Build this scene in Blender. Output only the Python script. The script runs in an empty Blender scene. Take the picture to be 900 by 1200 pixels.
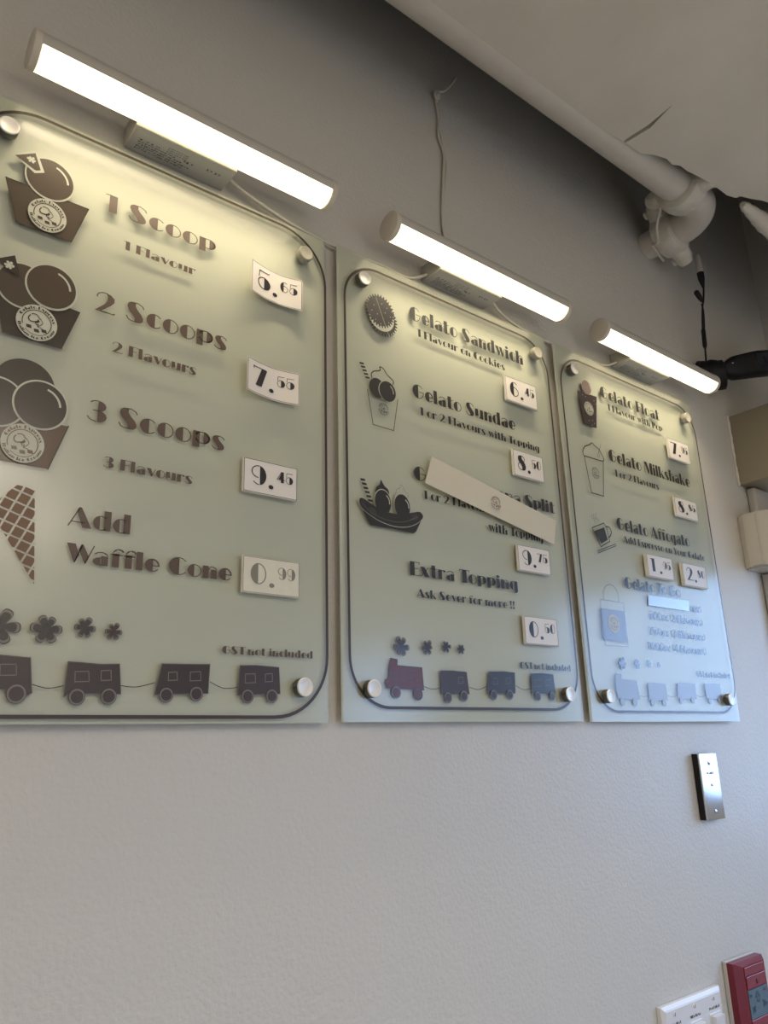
import bpy, bmesh, math, random
from mathutils import Vector, Matrix
from mathutils.geometry import tessellate_polygon
random.seed(7)
sc = bpy.context.scene
COL = sc.collection
PI = math.pi

# ------------------------------------------------------------------ camera
CAM = Vector((-0.47125, -0.83709, 1.56944))
FW = Vector((0.60129849, 0.7436058, 0.29238766)).normalized()
RT = Vector((0.78256683, -0.62195495, -0.02758988)).normalized()
UP = RT.cross(FW).normalized()
FPX = 902.74
cam_data = bpy.data.cameras.new('camera')
cam_data.sensor_fit = 'VERTICAL'
cam_data.sensor_height = 36.0
cam_data.sensor_width = 27.0
cam_data.lens = FPX / 1200.0 * 36.0
cam_data.clip_start = 0.01
cam = bpy.data.objects.new('camera', cam_data)
COL.objects.link(cam)
R = Matrix((RT, UP, -FW)).transposed()
cam.matrix_world = Matrix.Translation(CAM) @ R.to_4x4()
sc.camera = cam

# ------------------------------------------------------------------ world, exposure
sc.view_settings.view_transform = 'Standard'
sc.view_settings.look = 'None'
sc.view_settings.gamma = 1.0
sc.view_settings.use_curve_mapping = False
sc.view_settings.exposure = 0.0
SKY_STRENGTH = 6.3
LAMP_STRENGTH = 3.0      # glow of the diffusers
TUBE_WATTS = 0.72         # light thrown down by each tube
ROOM_WATTS = 12.0         # each fill light added under the ceiling
wd = bpy.data.worlds.new('sky')
sc.world = wd
wd.use_nodes = True
nt = wd.node_tree
nt.nodes.clear()
o_ = nt.nodes.new('ShaderNodeOutputWorld')
b_ = nt.nodes.new('ShaderNodeBackground')
tc = nt.nodes.new('ShaderNodeTexCoord')
sp = nt.nodes.new('ShaderNodeSeparateXYZ')
cr = nt.nodes.new('ShaderNodeValToRGB')
mp = nt.nodes.new('ShaderNodeMapRange')
mp.inputs[1].default_value = -1
mp.inputs[2].default_value = 1
nt.links.new(tc.outputs['Generated'], sp.inputs[0])
nt.links.new(sp.outputs[2], mp.inputs[0])
nt.links.new(mp.outputs[0], cr.inputs[0])
e = cr.color_ramp.elements
e[0].position = 0.42
e[0].color = (0.16, 0.17, 0.19, 1)
e[1].position = 0.5
e[1].color = (0.44, 0.70, 1.22, 1)
n_ = e.new(1.0)
n_.color = (0.42, 0.68, 1.2, 1)
nt.links.new(cr.outputs[0], b_.inputs[0])
b_.inputs[1].default_value = SKY_STRENGTH
nt.links.new(b_.outputs[0], o_.inputs[0])

# room numbers (metres; back wall is the plane y = 0, floor z = 0)
XR, XL, YF = 1.62, -3.0, -3.4
ZC = 2.68                      # lowered ceiling board
ZT = 3.15                      # slab above
# window openings: right wall (y0, y1, z0, z1)
WINS_R = [(-0.98, -0.14, 1.36, 2.06), (-2.3, -1.62, 1.40, 2.0)]
WIN_FILL = (-0.1, 1.5, 0.3, 1.42)       # unseen window added opposite the boards for cool daylight (x0, x1, z0, z1)

def portal(loc, rot, sx, sy, col, power):
    ld = bpy.data.lights.new('daylight', 'AREA')
    ld.shape = 'RECTANGLE'
    ld.size = sx
    ld.size_y = sy
    ld.color = col
    ld.energy = power
    ld.cycles.is_portal = True
    ob = bpy.data.objects.new('window_daylight', ld)
    ob.location = loc
    ob.rotation_euler = rot
    COL.objects.link(ob)
for (a, b, c, d) in WINS_R:
    portal((XR + .02, (a + b) / 2, (c + d) / 2), (0, PI / 2, 0), d - c, b - a, (1, 1, 1), 1)
portal(((WIN_FILL[0] + WIN_FILL[1]) / 2, YF - .02, (WIN_FILL[2] + WIN_FILL[3]) / 2), (PI / 2, 0, 0), WIN_FILL[1] - WIN_FILL[0], WIN_FILL[3] - WIN_FILL[2], (1, 1, 1), 1)

# unseen warm fill lights added under the ceiling to brighten the wall
ROOM_FILLS = [(-1.9, -1.7), (-0.1, -2.1), (-1.8, -2.9), (0.3, -3.0)]
for (px_, py_) in ROOM_FILLS:
    ld = bpy.data.lights.new('room_fill_light', 'AREA')
    ld.shape = 'SQUARE'
    ld.size = .55
    ld.color = (1.0, .87, .71)
    ld.energy = ROOM_WATTS
    ob = bpy.data.objects.new('room_fill_light', ld)
    ob.location = (px_, py_, ZC - .03)
    COL.objects.link(ob)

# ------------------------------------------------------------------ helpers
def at(u, v, Y):
    """point of the plane y = Y seen at photograph position (u, v)"""
    d = FW + RT * ((u - 450) / FPX) - UP * ((v - 600) / FPX)
    t = (Y - CAM.y) / d.y
    return CAM + d * t

def tag(o, label, cat, group=None):
    o['label'] = label
    o['category'] = cat
    if group:
        o['group'] = group
    return o

def empty(name, loc):
    o = bpy.data.objects.new(name, None)
    o.location = loc
    o.empty_display_size = .05
    COL.objects.link(o)
    return o

def link(name, me, mats, parent=None):
    for m in mats:
        me.materials.append(m)
    o = bpy.data.objects.new(name, me)
    COL.objects.link(o)
    if parent is not None:
        o.parent = parent
        # geometry is written in world coordinates: cancel the parents' offset
        p, off = parent, Vector((0, 0, 0))
        while p is not None:
            off += p.location
            p = p.parent
        o.location = -off
    return o

def bm_obj(name, bm, mats, parent=None, smooth=False, center=True):
    if not isinstance(mats, (list, tuple)):
        mats = [mats]
    bmesh.ops.recalc_face_normals(bm, faces=bm.faces[:])
    c = Vector((0, 0, 0))
    if center:
        xs = [v.co for v in bm.verts]
        c = Vector([(min(p[i] for p in xs) + max(p[i] for p in xs)) / 2 for i in range(3)])
        bmesh.ops.translate(bm, verts=bm.verts[:], vec=-c)
    me = bpy.data.meshes.new(name)
    bm.to_mesh(me)
    bm.free()
    if smooth:
        for p in me.polygons:
            p.use_smooth = True
        try:
            me.set_sharp_from_angle(angle=math.radians(38))
        except Exception:
            pass
    o = link(name, me, mats, parent)
    o.location = o.location + c
    return o

def struct(o):
    o['kind'] = 'structure'
    return o

def box(bm, x0, x1, y0, y1, z0, z1, bevel=0, seg=2, mi=0):
    r = bmesh.ops.create_cube(bm, size=1)
    vs = r['verts']
    for v in vs:
        v.co = Vector((x0 + (v.co.x + .5) * (x1 - x0), y0 + (v.co.y + .5) * (y1 - y0), z0 + (v.co.z + .5) * (z1 - z0)))
    fs = list({f for v in vs for f in v.link_faces})
    for f in fs:
        f.material_index = mi
    if bevel:
        es = list({ed for v in vs for ed in v.link_edges})
        bmesh.ops.bevel(bm, geom=es, offset=bevel, segments=seg, affect='EDGES', profile=.5)

def tube(bm, pts, r, n=12, caps=True, mi=0):
    """tube along a polyline; r a number or a list"""
    pts = [Vector(p) for p in pts]
    rs = r if isinstance(r, (list, tuple)) else [r] * len(pts)
    rings = []
    ref = None
    for i, p in enumerate(pts):
        a = pts[max(i - 1, 0)]
        b = pts[min(i + 1, len(pts) - 1)]
        t = (b - a).normalized()
        if ref is None:
            ref = Vector((0, 0, 1)) if abs(t.z) < .8 else Vector((1, 0, 0))
        s = t.cross(ref).normalized()
        q = s.cross(t).normalized()
        ref = q
        rings.append([bm.verts.new(p + (s * math.cos(2 * PI * k / n) + q * math.sin(2 * PI * k / n)) * rs[i]) for k in range(n)])
    for i in range(len(rings) - 1):
        for k in range(n):
            f = bm.faces.new((rings[i][k], rings[i][(k + 1) % n], rings[i + 1][(k + 1) % n], rings[i + 1][k]))
            f.material_index = mi
    if caps:
        for rg in (rings[0], rings[-1]):
            f = bm.faces.new(rg)
            f.material_index = mi

def smoothpath(pts, n=6):
    P = [Vector(p) for p in pts]
    out = []
    for i in range(len(P) - 1):
        p0, p1, p2, p3 = P[max(i - 1, 0)], P[i], P[i + 1], P[min(i + 2, len(P) - 1)]
        for k in range(n):
            t = k / n
            out.append(.5 * ((2 * p1) + (-p0 + p2) * t + (2 * p0 - 5 * p1 + 4 * p2 - p3) * t * t + (-p0 + 3 * p1 - 3 * p2 + p3) * t ** 3))
    out.append(P[-1])
    return out

# ------------------------------------------------------------------ materials
def mat(name, col, rough=.5, metal=0, noise=None, bump=None, spec=.5, emis=None, coat=0):
    m = bpy.data.materials.new(name)
    m.use_nodes = True
    t = m.node_tree
    b = t.nodes['Principled BSDF']
    b.inputs['Base Color'].default_value = (*col, 1)
    b.inputs['Roughness'].default_value = rough
    b.inputs['Metallic'].default_value = metal
    b.inputs['Specular IOR Level'].default_value = spec
    b.inputs['Coat Weight'].default_value = coat
    b.inputs['Coat Roughness'].default_value = .12
    if emis:
        b.inputs['Emission Color'].default_value = (*emis[0], 1)
        b.inputs['Emission Strength'].default_value = emis[1]
    if noise or bump:
        tcn = t.nodes.new('ShaderNodeTexCoord')
        vec = tcn.outputs['Object']
    if noise:
        sc_, amt, col2 = noise
        nz = t.nodes.new('ShaderNodeTexNoise')
        nz.inputs['Scale'].default_value = sc_
        nz.inputs['Detail'].default_value = 6
        t.links.new(vec, nz.inputs['Vector'])
        rp = t.nodes.new('ShaderNodeMapRange')
        rp.inputs[1].default_value = .3
        rp.inputs[2].default_value = .7
        rp.inputs[3].default_value = 0
        rp.inputs[4].default_value = amt
        t.links.new(nz.outputs[0], rp.inputs[0])
        mx = t.nodes.new('ShaderNodeMix')
        mx.data_type = 'RGBA'
        mx.inputs[6].default_value = (*col, 1)
        mx.inputs[7].default_value = (*col2, 1)
        t.links.new(rp.outputs[0], mx.inputs[0])
        t.links.new(mx.outputs[2], b.inputs['Base Color'])
    if bump:
        last = None
        for (s2, dist) in bump:
            nz = t.nodes.new('ShaderNodeTexNoise')
            nz.inputs['Scale'].default_value = s2
            nz.inputs['Detail'].default_value = 3
            t.links.new(vec, nz.inputs['Vector'])
            bp = t.nodes.new('ShaderNodeBump')
            bp.inputs['Strength'].default_value = 1
            bp.inputs['Distance'].default_value = dist
            t.links.new(nz.outputs[0], bp.inputs['Height'])
            if last:
                t.links.new(last, bp.inputs['Normal'])
            last = bp.outputs[0]
        t.links.new(last, b.inputs['Normal'])
    return m

M = {}
M['wall'] = mat('painted_wall', (.61, .59, .54), .5, noise=(3, .35, (.57, .55, .505)), bump=[(170, .0011), (14, .0014)])
M['wall_plain'] = mat('painted_side_wall', (.62, .60, .56), .6)
M['ceil'] = mat('ceiling_paint', (.72, .67, .58), .7, noise=(5, .5, (.56, .51, .43)), bump=[(9, .006), (60, .0006)])
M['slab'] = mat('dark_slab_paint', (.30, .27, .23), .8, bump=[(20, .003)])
M['floor'] = mat('floor_tile', (.48, .44, .38), .4, noise=(8, .5, (.40, .36, .3)))
M['pipe'] = mat('pipe_paint', (.62, .58, .51), .45, noise=(30, .3, (.5, .46, .4)), bump=[(35, .0012)])
M['lump'] = mat('lumpy_pipe_paint', (.66, .63, .56), .55, noise=(40, .5, (.5, .47, .4)), bump=[(60, .004)])
M['film'] = mat('frosted_film', (.57, .565, .495), .6, noise=(4, .3, (.545, .54, .475)), bump=[(220, .00012)])
M['brown'] = mat('brown_vinyl', (.085, .055, .042), .42, coat=.15)
M['brown2'] = mat('dark_brown_vinyl', (.030, .022, .014), .32, coat=.15)
M['brown3'] = mat('cup_brown_vinyl', (.085, .045, .022), .32, coat=.15)
M['brown1'] = mat('olive_brown_vinyl', (.06, .042, .027), .32, coat=.15)
M['black'] = mat('black_vinyl', (.012, .012, .014), .40, coat=.8)
M['purple'] = mat('plum_vinyl', (.03, .017, .02), .33, coat=.8)
M['cone'] = mat('waffle_vinyl', (.17, .085, .035), .4, noise=(40, .6, (.11, .065, .045)))
M['rosewash'] = mat('rose_wash_vinyl', (.14, .07, .09), .33, noise=(300, .4, (.1, .055, .07)))  # train engine print: pinkish reflection put into the colour
M['light'] = mat('light_vinyl', (.50, .51, .43), .35)
M['line'] = mat('border_vinyl', (.055, .036, .03), .3)
M['card'] = mat('price_card', (.72, .69, .65), .45)
M['ink'] = mat('card_ink', (.018, .018, .022), .4)
M['greyink'] = mat('grey_card_ink', (.22, .21, .17), .35)
M['acry'] = mat('sleeve_edge', (.62, .60, .55), .12, coat=1)
M['steel'] = mat('satin_steel', (.62, .62, .62), .22, 1)
M['knob'] = mat('brushed_knob', (.78, .76, .72), .4, .25)
M['shadedknob'] = mat('shaded_knob', (.30, .295, .25), .5)  # top right knobs: shade beside the lamps put into the colour
M['knobside'] = mat('dark_knob_side', (.16, .16, .15), .35, 1)
M['lamp_body'] = mat('lamp_aluminium', (.50, .48, .43), .45, .0)
M['lamp_cap'] = mat('lamp_end_plastic', (.60, .55, .47), .5)
M['diff'] = mat('lit_diffuser', (.9, .85, .75), .5, emis=((1.0, .83, .52), LAMP_STRENGTH))
M['sticker'] = mat('rating_sticker', (.50, .50, .45), .5)
M['stickerink'] = mat('sticker_ink', (.10, .10, .09), .6)
M['cord'] = mat('white_cord', (.60, .57, .5), .5)
M['blackplastic'] = mat('black_plastic', (.010, .010, .012), .5, spec=.3)
M['bluelens'] = mat('dark_blue_lens', (.006, .009, .022), .12)
M['whiteplastic'] = mat('white_plastic', (.50, .48, .44), .4)
M['switch'] = mat('switch_plastic', (.72, .72, .72), .25)
M['red'] = mat('red_plastic', (.17, .010, .024), .28)
M['redface'] = mat('red_face', (.24, .045, .07), .25)
M['lcd'] = mat('lcd_glass', (.10, .17, .22), .12)
M['olivebox'] = mat('olive_metal', (.33, .29, .21), .38, .3)
M['caulk'] = mat('caulk', (.7, .68, .62), .6, bump=[(200, .003)])
M['frame'] = mat('window_frame_paint', (.5, .5, .5), .4)
M['tape'] = mat('silver_tape', (.48, .52, .52), .42, .7, bump=[(500, .0004)])
M['strip'] = mat('cover_strip_film', (.60, .575, .48), .25, noise=(30, .3, (.56, .54, .46)), coat=.6)

def glass_mat(name, tint, rough, f0=.072):
    m = bpy.data.materials.new(name)
    m.use_nodes = True
    t = m.node_tree
    t.nodes.clear()
    out = t.nodes.new('ShaderNodeOutputMaterial')
    tr = t.nodes.new('ShaderNodeBsdfTransparent')
    tr.inputs[0].default_value = (*tint, 1)
    gl = t.nodes.new('ShaderNodeBsdfGlossy')
    gl.inputs['Roughness'].default_value = rough
    mx = t.nodes.new('ShaderNodeMixShader')
    lw = t.nodes.new('ShaderNodeLayerWeight')     # facing = 1 - |cos|
    lw.inputs[0].default_value = .5
    pw = t.nodes.new('ShaderNodeMath')
    pw.operation = 'POWER'
    pw.inputs[1].default_value = 5
    t.links.new(lw.outputs['Facing'], pw.inputs[0])
    ma = t.nodes.new('ShaderNodeMath')
    ma.operation = 'MULTIPLY_ADD'
    ma.inputs[1].default_value = 1 - f0
    ma.inputs[2].default_value = f0
    t.links.new(pw.outputs[0], ma.inputs[0])
    ge = t.nodes.new('ShaderNodeNewGeometry')
    iv = t.nodes.new('ShaderNodeMath')
    iv.operation = 'SUBTRACT'
    iv.inputs[0].default_value = 1
    t.links.new(ge.outputs['Backfacing'], iv.inputs[1])
    mu = t.nodes.new('ShaderNodeMath')
    mu.operation = 'MULTIPLY'
    t.links.new(ma.outputs[0], mu.inputs[0])
    t.links.new(iv.outputs[0], mu.inputs[1])
    t.links.new(mu.outputs[0], mx.inputs[0])
    t.links.new(tr.outputs[0], mx.inputs[1])
    t.links.new(gl.outputs[0], mx.inputs[2])
    t.links.new(mx.outputs[0], out.inputs[0])
    return m
M['glass'] = glass_mat('board_glass', (.97, .985, .965), .2)
M['paneglass'] = glass_mat('window_glass', (.97, .98, .98), .0)

# ------------------------------------------------------------------ the setting
def slab(name, x0, x1, y0, y1, z0, z1, m):
    bm = bmesh.new()
    box(bm, x0, x1, y0, y1, z0, z1)
    return struct(bm_obj(name, bm, m))

slab('floor', XL - .2, XR + .2, YF - .2, .2, -.1, 0, M['floor'])
slab('wall_back', XL - .2, XR + .2, 0, .15, 0, ZT, M['wall'])
slab('wall_left', XL - .15, XL, YF, 0, 0, ZT, M['wall_plain'])
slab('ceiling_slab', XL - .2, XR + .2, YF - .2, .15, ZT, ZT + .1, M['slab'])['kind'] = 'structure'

def wall_with_holes(name, fixed, axis, a0, a1, z0, z1, holes, m):
    """holes: (a, b, c, d) sorted along the wall; wall of thickness .12 beyond `fixed`"""
    bm = bmesh.new()
    def put(a, b, c, d):
        if axis == 'x':      # wall perpendicular to x
            box(bm, fixed, fixed + .12, a, b, c, d)
        else:
            box(bm, a, b, fixed - .12, fixed, c, d)
    cur = a0
    for (a, b, c, d) in sorted(holes):
        put(cur, a, z0, z1)
        put(a, b, z0, c)
        put(a, b, d, z1)
        cur = b
    put(cur, a1, z0, z1)
    return struct(bm_obj(name, bm, m))
wall_with_holes('wall_right', XR, 'x', YF, 0, 0, ZT, WINS_R, M['wall_plain'])
wall_with_holes('wall_front', YF, 'y', XL, XR, 0, ZT, [WIN_FILL], M['wall_plain'])

def window(name, axis, fixed, a, b, c, d, bars):
    root = struct(empty(name, ((fixed if axis == 'x' else (a + b) / 2), ((a + b) / 2 if axis == 'x' else fixed), c)))
    w = .035
    def pb(nm, p, q, r, s, y0, y1, m):
        bm = bmesh.new()
        if axis == 'x':
            box(bm, fixed + y0, fixed + y1, p, q, r, s)
        else:
            box(bm, p, q, fixed - y1, fixed - y0, r, s)
        return bm_obj(nm, bm, m, root)
    pb('window_frame', a, a + w, c, d, .03, .08, M['frame'])
    pb('window_frame', b - w, b, c, d, .03, .08, M['frame'])
    pb('window_frame', a + w, b - w, c, c + w, .03, .08, M['frame'])
    pb('window_frame', a + w, b - w, d - w, d, .03, .08, M['frame'])
    for k in range(bars):
        p = a + (b - a) * (k + 1) / (bars + 1)
        pb('mullion', p - .015, p + .015, c + w, d - w, .03, .08, M['frame'])
    pb('window_pane', a + w, b - w, c + w, d - w, .05, .056, M['paneglass'])
window('window_1', 'x', XR, *WINS_R[0], 0)
window('window_2', 'x', XR, *WINS_R[1], 0)
window('fill_window', 'y', YF, *WIN_FILL, 2)  # added to throw cool daylight on the lower wall

# lowered ceiling board with a ragged broken edge and an open crack
def board():
    def e(u, v):
        d = FW + RT * ((u - 450) / FPX) - UP * ((v - 600) / FPX)
        t = (ZC - CAM.z) / d.z
        p = CAM + d * t
        return (p.x, p.y)
    yE = e(600, 73)[1]
    pts = [(XL, yE + .012), (.2, yE + .012), (.55, yE + .004)]
    c0 = e(730, 165.7)
    tip = e(788, 123)
    c1 = e(733, 167.5)
    mid0 = e(759, 147)
    mid1 = e(762, 150)
    pts += [c0, mid0, tip, mid1, c1]
    for q in ((742, 174), (752, 180), (768, 182), (781, 186), (788, 193), (797, 194), (806, 201), (815, 205), (828, 212), (839, 219), (852, 229), (862, 232), (868, 230), (880, 233), (893, 235), (905, 239)):
        pts.append(e(*q))
    lx, ly = pts[-1]
    pts += [(XR, ly), (XR, YF), (XL, YF)]
    bm = bmesh.new()
    T = .012
    lo = [bm.verts.new((x, y, ZC)) for x, y in pts]
    hi = [bm.verts.new((x, y, ZC + T)) for x, y in pts]
    tri = tessellate_polygon([[Vector((x, y, 0)) for x, y in pts]])
    for t in tri:
        bm.faces.new([lo[i] for i in t])
        bm.faces.new([hi[i] for i in t])
    n = len(pts)
    for i in range(n):
        j = (i + 1) % n
        bm.faces.new((lo[i], lo[j], hi[j], hi[i]))
    return struct(bm_obj('ceiling', bm, M['ceil']))
board()
bm = bmesh.new()
lump = smoothpath([(1.045, -.238, ZC + .002), (1.09, -.238, ZC), (1.16, -.238, ZC - .004), (1.26, -.238, ZC - .008), (1.45, -.24, ZC - .008), (XR, -.24, ZC - .006)], 5)
rr = [.008 + .013 * min(1, i / 9) + random.uniform(-.002, .002) for i in range(len(lump))]
tube(bm, lump, rr, 18)
struct(bm_obj('trim_1', bm, M['ceil'], smooth=True))

# ------------------------------------------------------------------ white water pipe on the ceiling
PY, PZ, PR = -.166, 2.712, .037
SX = 1.047                       # x of the stub that enters the wall
def pipe():
    root = empty('water_pipe', (SX, 0, PZ))
    tag(root, 'white painted steel water pipe running along the ceiling edge and elbowing into the wall', 'pipe')
    XE = .905
    bm = bmesh.new()
    tube(bm, [(XL + .01, PY, PZ), (0, PY, PZ), (XE - .1, PY, PZ), (XE, PY, PZ)], PR, 40)
    bm_obj('pipe_run', bm, M['pipe'], root, True)
    # elbow: quarter bend towards the wall
    rb = .075
    pts = [(XE + .0, PY, PZ)]
    cx, cy = SX - rb, PY + rb
    for k in range(13):
        a = -PI / 2 + k / 12 * PI / 2
        pts.append((cx + rb * math.cos(a), cy + rb * math.sin(a), PZ))
    pts.append((SX, cy + .02, PZ))
    bm = bmesh.new()
    tube(bm, pts, PR + .002, 32)
    bm_obj('elbow', bm, M['pipe'], root, True)
    bm = bmesh.new()
    tube(bm, [(SX, cy, PZ), (SX, -.001, PZ)], PR - .004, 32)
    bm_obj('pipe_stub', bm, M['pipe'], root, True)
    # grooved couplings with bolt ears
    def coupling(c, ax, ear):
        c = Vector(c)
        ax = Vector(ax)
        ear = Vector(ear).normalized()
        bm = bmesh.new()
        L = .026
        tube(bm, [c + ax * t for t in (-L, -L * .8, -L * .3, L * .3, L * .8, L)], [PR + .006, PR + .013, PR + .016, PR + .016, PR + .013, PR + .006], 36)
        for s in (-1, 1):
            a = c + ear * s * (PR + .006)
            b = c + ear * s * (PR + .046)
            tube(bm, smoothpath([a, a + (b - a) * .5, b], 4), [.024, .024, .023, .022, .021, .020, .018, .016, .013], 14)
        bm_obj('coupling', bm, M['lump'], root, True)
        for s in (-1, 1):
            bt = bmesh.new()
            b = c + ear * s * (PR + .028)
            tube(bt, [b - ax * .020, b + ax * .018, b + ax * .0185, b + ax * .026], [.007, .007, .010, .010], 8)
            bm_obj('bolt', bt, M['lump'], root, True)
    coupling((XE + .025, PY, PZ), (1, 0, 0), (0, 1, .22))
    coupling((SX, PY + rb + .028, PZ), (0, 1, 0), (.75, 0, -.66))
    # thin painted tie wire beside the joint
    bm = bmesh.new()
    w0 = Vector((XE + .01, -.125, PZ - .015))
    tube(bm, smoothpath([w0, w0 + Vector((.02, .03, -.03)), w0 + Vector((.05, .05, -.05)), Vector((SX - .06, -.05, PZ - .05)), Vector((SX - .04, -.06, PZ - .09))], 5), .0028, 8)
    bm_obj('tie_wire', bm, M['pipe'], root, True)
pipe()

# ------------------------------------------------------------------ flat shapes for prints
class Shape:
    def __init__(self):
        self.p = []          # (points, layer, material index)
        self.mats = []
    def mi(self, m):
        if m not in self.mats:
            self.mats.append(m)
        return self.mats.index(m)
    def poly(self, pts, m, layer=0):
        a = sum(pts[i][0] * pts[(i + 1) % len(pts)][1] - pts[(i + 1) % len(pts)][0] * pts[i][1] for i in range(len(pts)))
        if a < 0:
            pts = pts[::-1]
        if abs(a) < 1e-12:
            return
        self.p.append((pts, layer, self.mi(m)))
    def ell(self, cx, cz, rx, rz, m, layer=0, n=40, rot=0):
        c, s = math.cos(rot), math.sin(rot)
        self.poly([(cx + rx * math.cos(2 * PI * k / n) * c - rz * math.sin(2 * PI * k / n) * s, cz + rx * math.cos(2 * PI * k / n) * s + rz * math.sin(2 * PI * k / n) * c) for k in range(n)], m, layer)
    def stroke(self, pts, w, m, layer=0, closed=False):
        n = len(pts)
        L, Rr = [], []
        for i in range(n):
            a = pts[(i - 1) % n] if (closed or i) else pts[0]
            b = pts[(i + 1) % n] if (closed or i < n - 1) else pts[-1]
            dx, dz = b[0] - a[0], b[1] - a[1]
            l = math.hypot(dx, dz) or 1
            nx, nz = -dz / l * w / 2, dx / l * w / 2
            L.append((pts[i][0] + nx, pts[i][1] + nz))
            Rr.append((pts[i][0] - nx, pts[i][1] - nz))
        for i in range(n if closed else n - 1):
            j = (i + 1) % n
            self.poly([L[i], Rr[i], Rr[j], L[j]], m, layer)
    def sharp(self, pts, w, m, layer=0, closed=True):
        n = len(pts)
        for i in range(n if closed else n - 1):
            a, b = pts[i], pts[(i + 1) % n]
            dx, dz = b[0] - a[0], b[1] - a[1]
            l = math.hypot(dx, dz) or 1
            ex, ez = dx / l * w / 2, dz / l * w / 2
            nx, nz = -ez, ex
            self.poly([(a[0] - ex + nx, a[1] - ez + nz), (a[0] - ex - nx, a[1] - ez - nz), (b[0] + ex - nx, b[1] + ez - nz), (b[0] + ex + nx, b[1] + ez + nz)], m, layer)
    def build(self, name, parent, Y, bend=None, step=.00025):
        verts, faces, mis = [], [], []
        for pts, layer, mi in self.p:
            b0 = len(verts)
            for (x, z) in pts:
                verts.append((x, Y - layer * step - (bend(x) if bend else 0), z))
            if len(pts) <= 3:
                faces.append(list(range(b0, b0 + len(pts))))
                mis.append(mi)
            else:
                for t in tessellate_polygon([[Vector((x, z, 0)) for x, z in pts]]):
                    a = [pts[i] for i in t]
                    ar = (a[1][0] - a[0][0]) * (a[2][1] - a[0][1]) - (a[2][0] - a[0][0]) * (a[1][1] - a[0][1])
                    tt = t if ar > 0 else t[::-1]
                    faces.append([b0 + i for i in tt])
                    mis.append(mi)
        xs = [v[0] for v in verts]
        zs = [v[2] for v in verts]
        c = Vector(((min(xs) + max(xs)) / 2, Y, (min(zs) + max(zs)) / 2))
        verts = [tuple(Vector(v) - c) for v in verts]
        me = bpy.data.meshes.new(name)
        me.from_pydata(verts, [], faces)
        o = link(name, me, self.mats, parent)
        for p, mi in zip(me.polygons, mis):
            p.material_index = mi
        o.location = o.location + c
        return o

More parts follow.
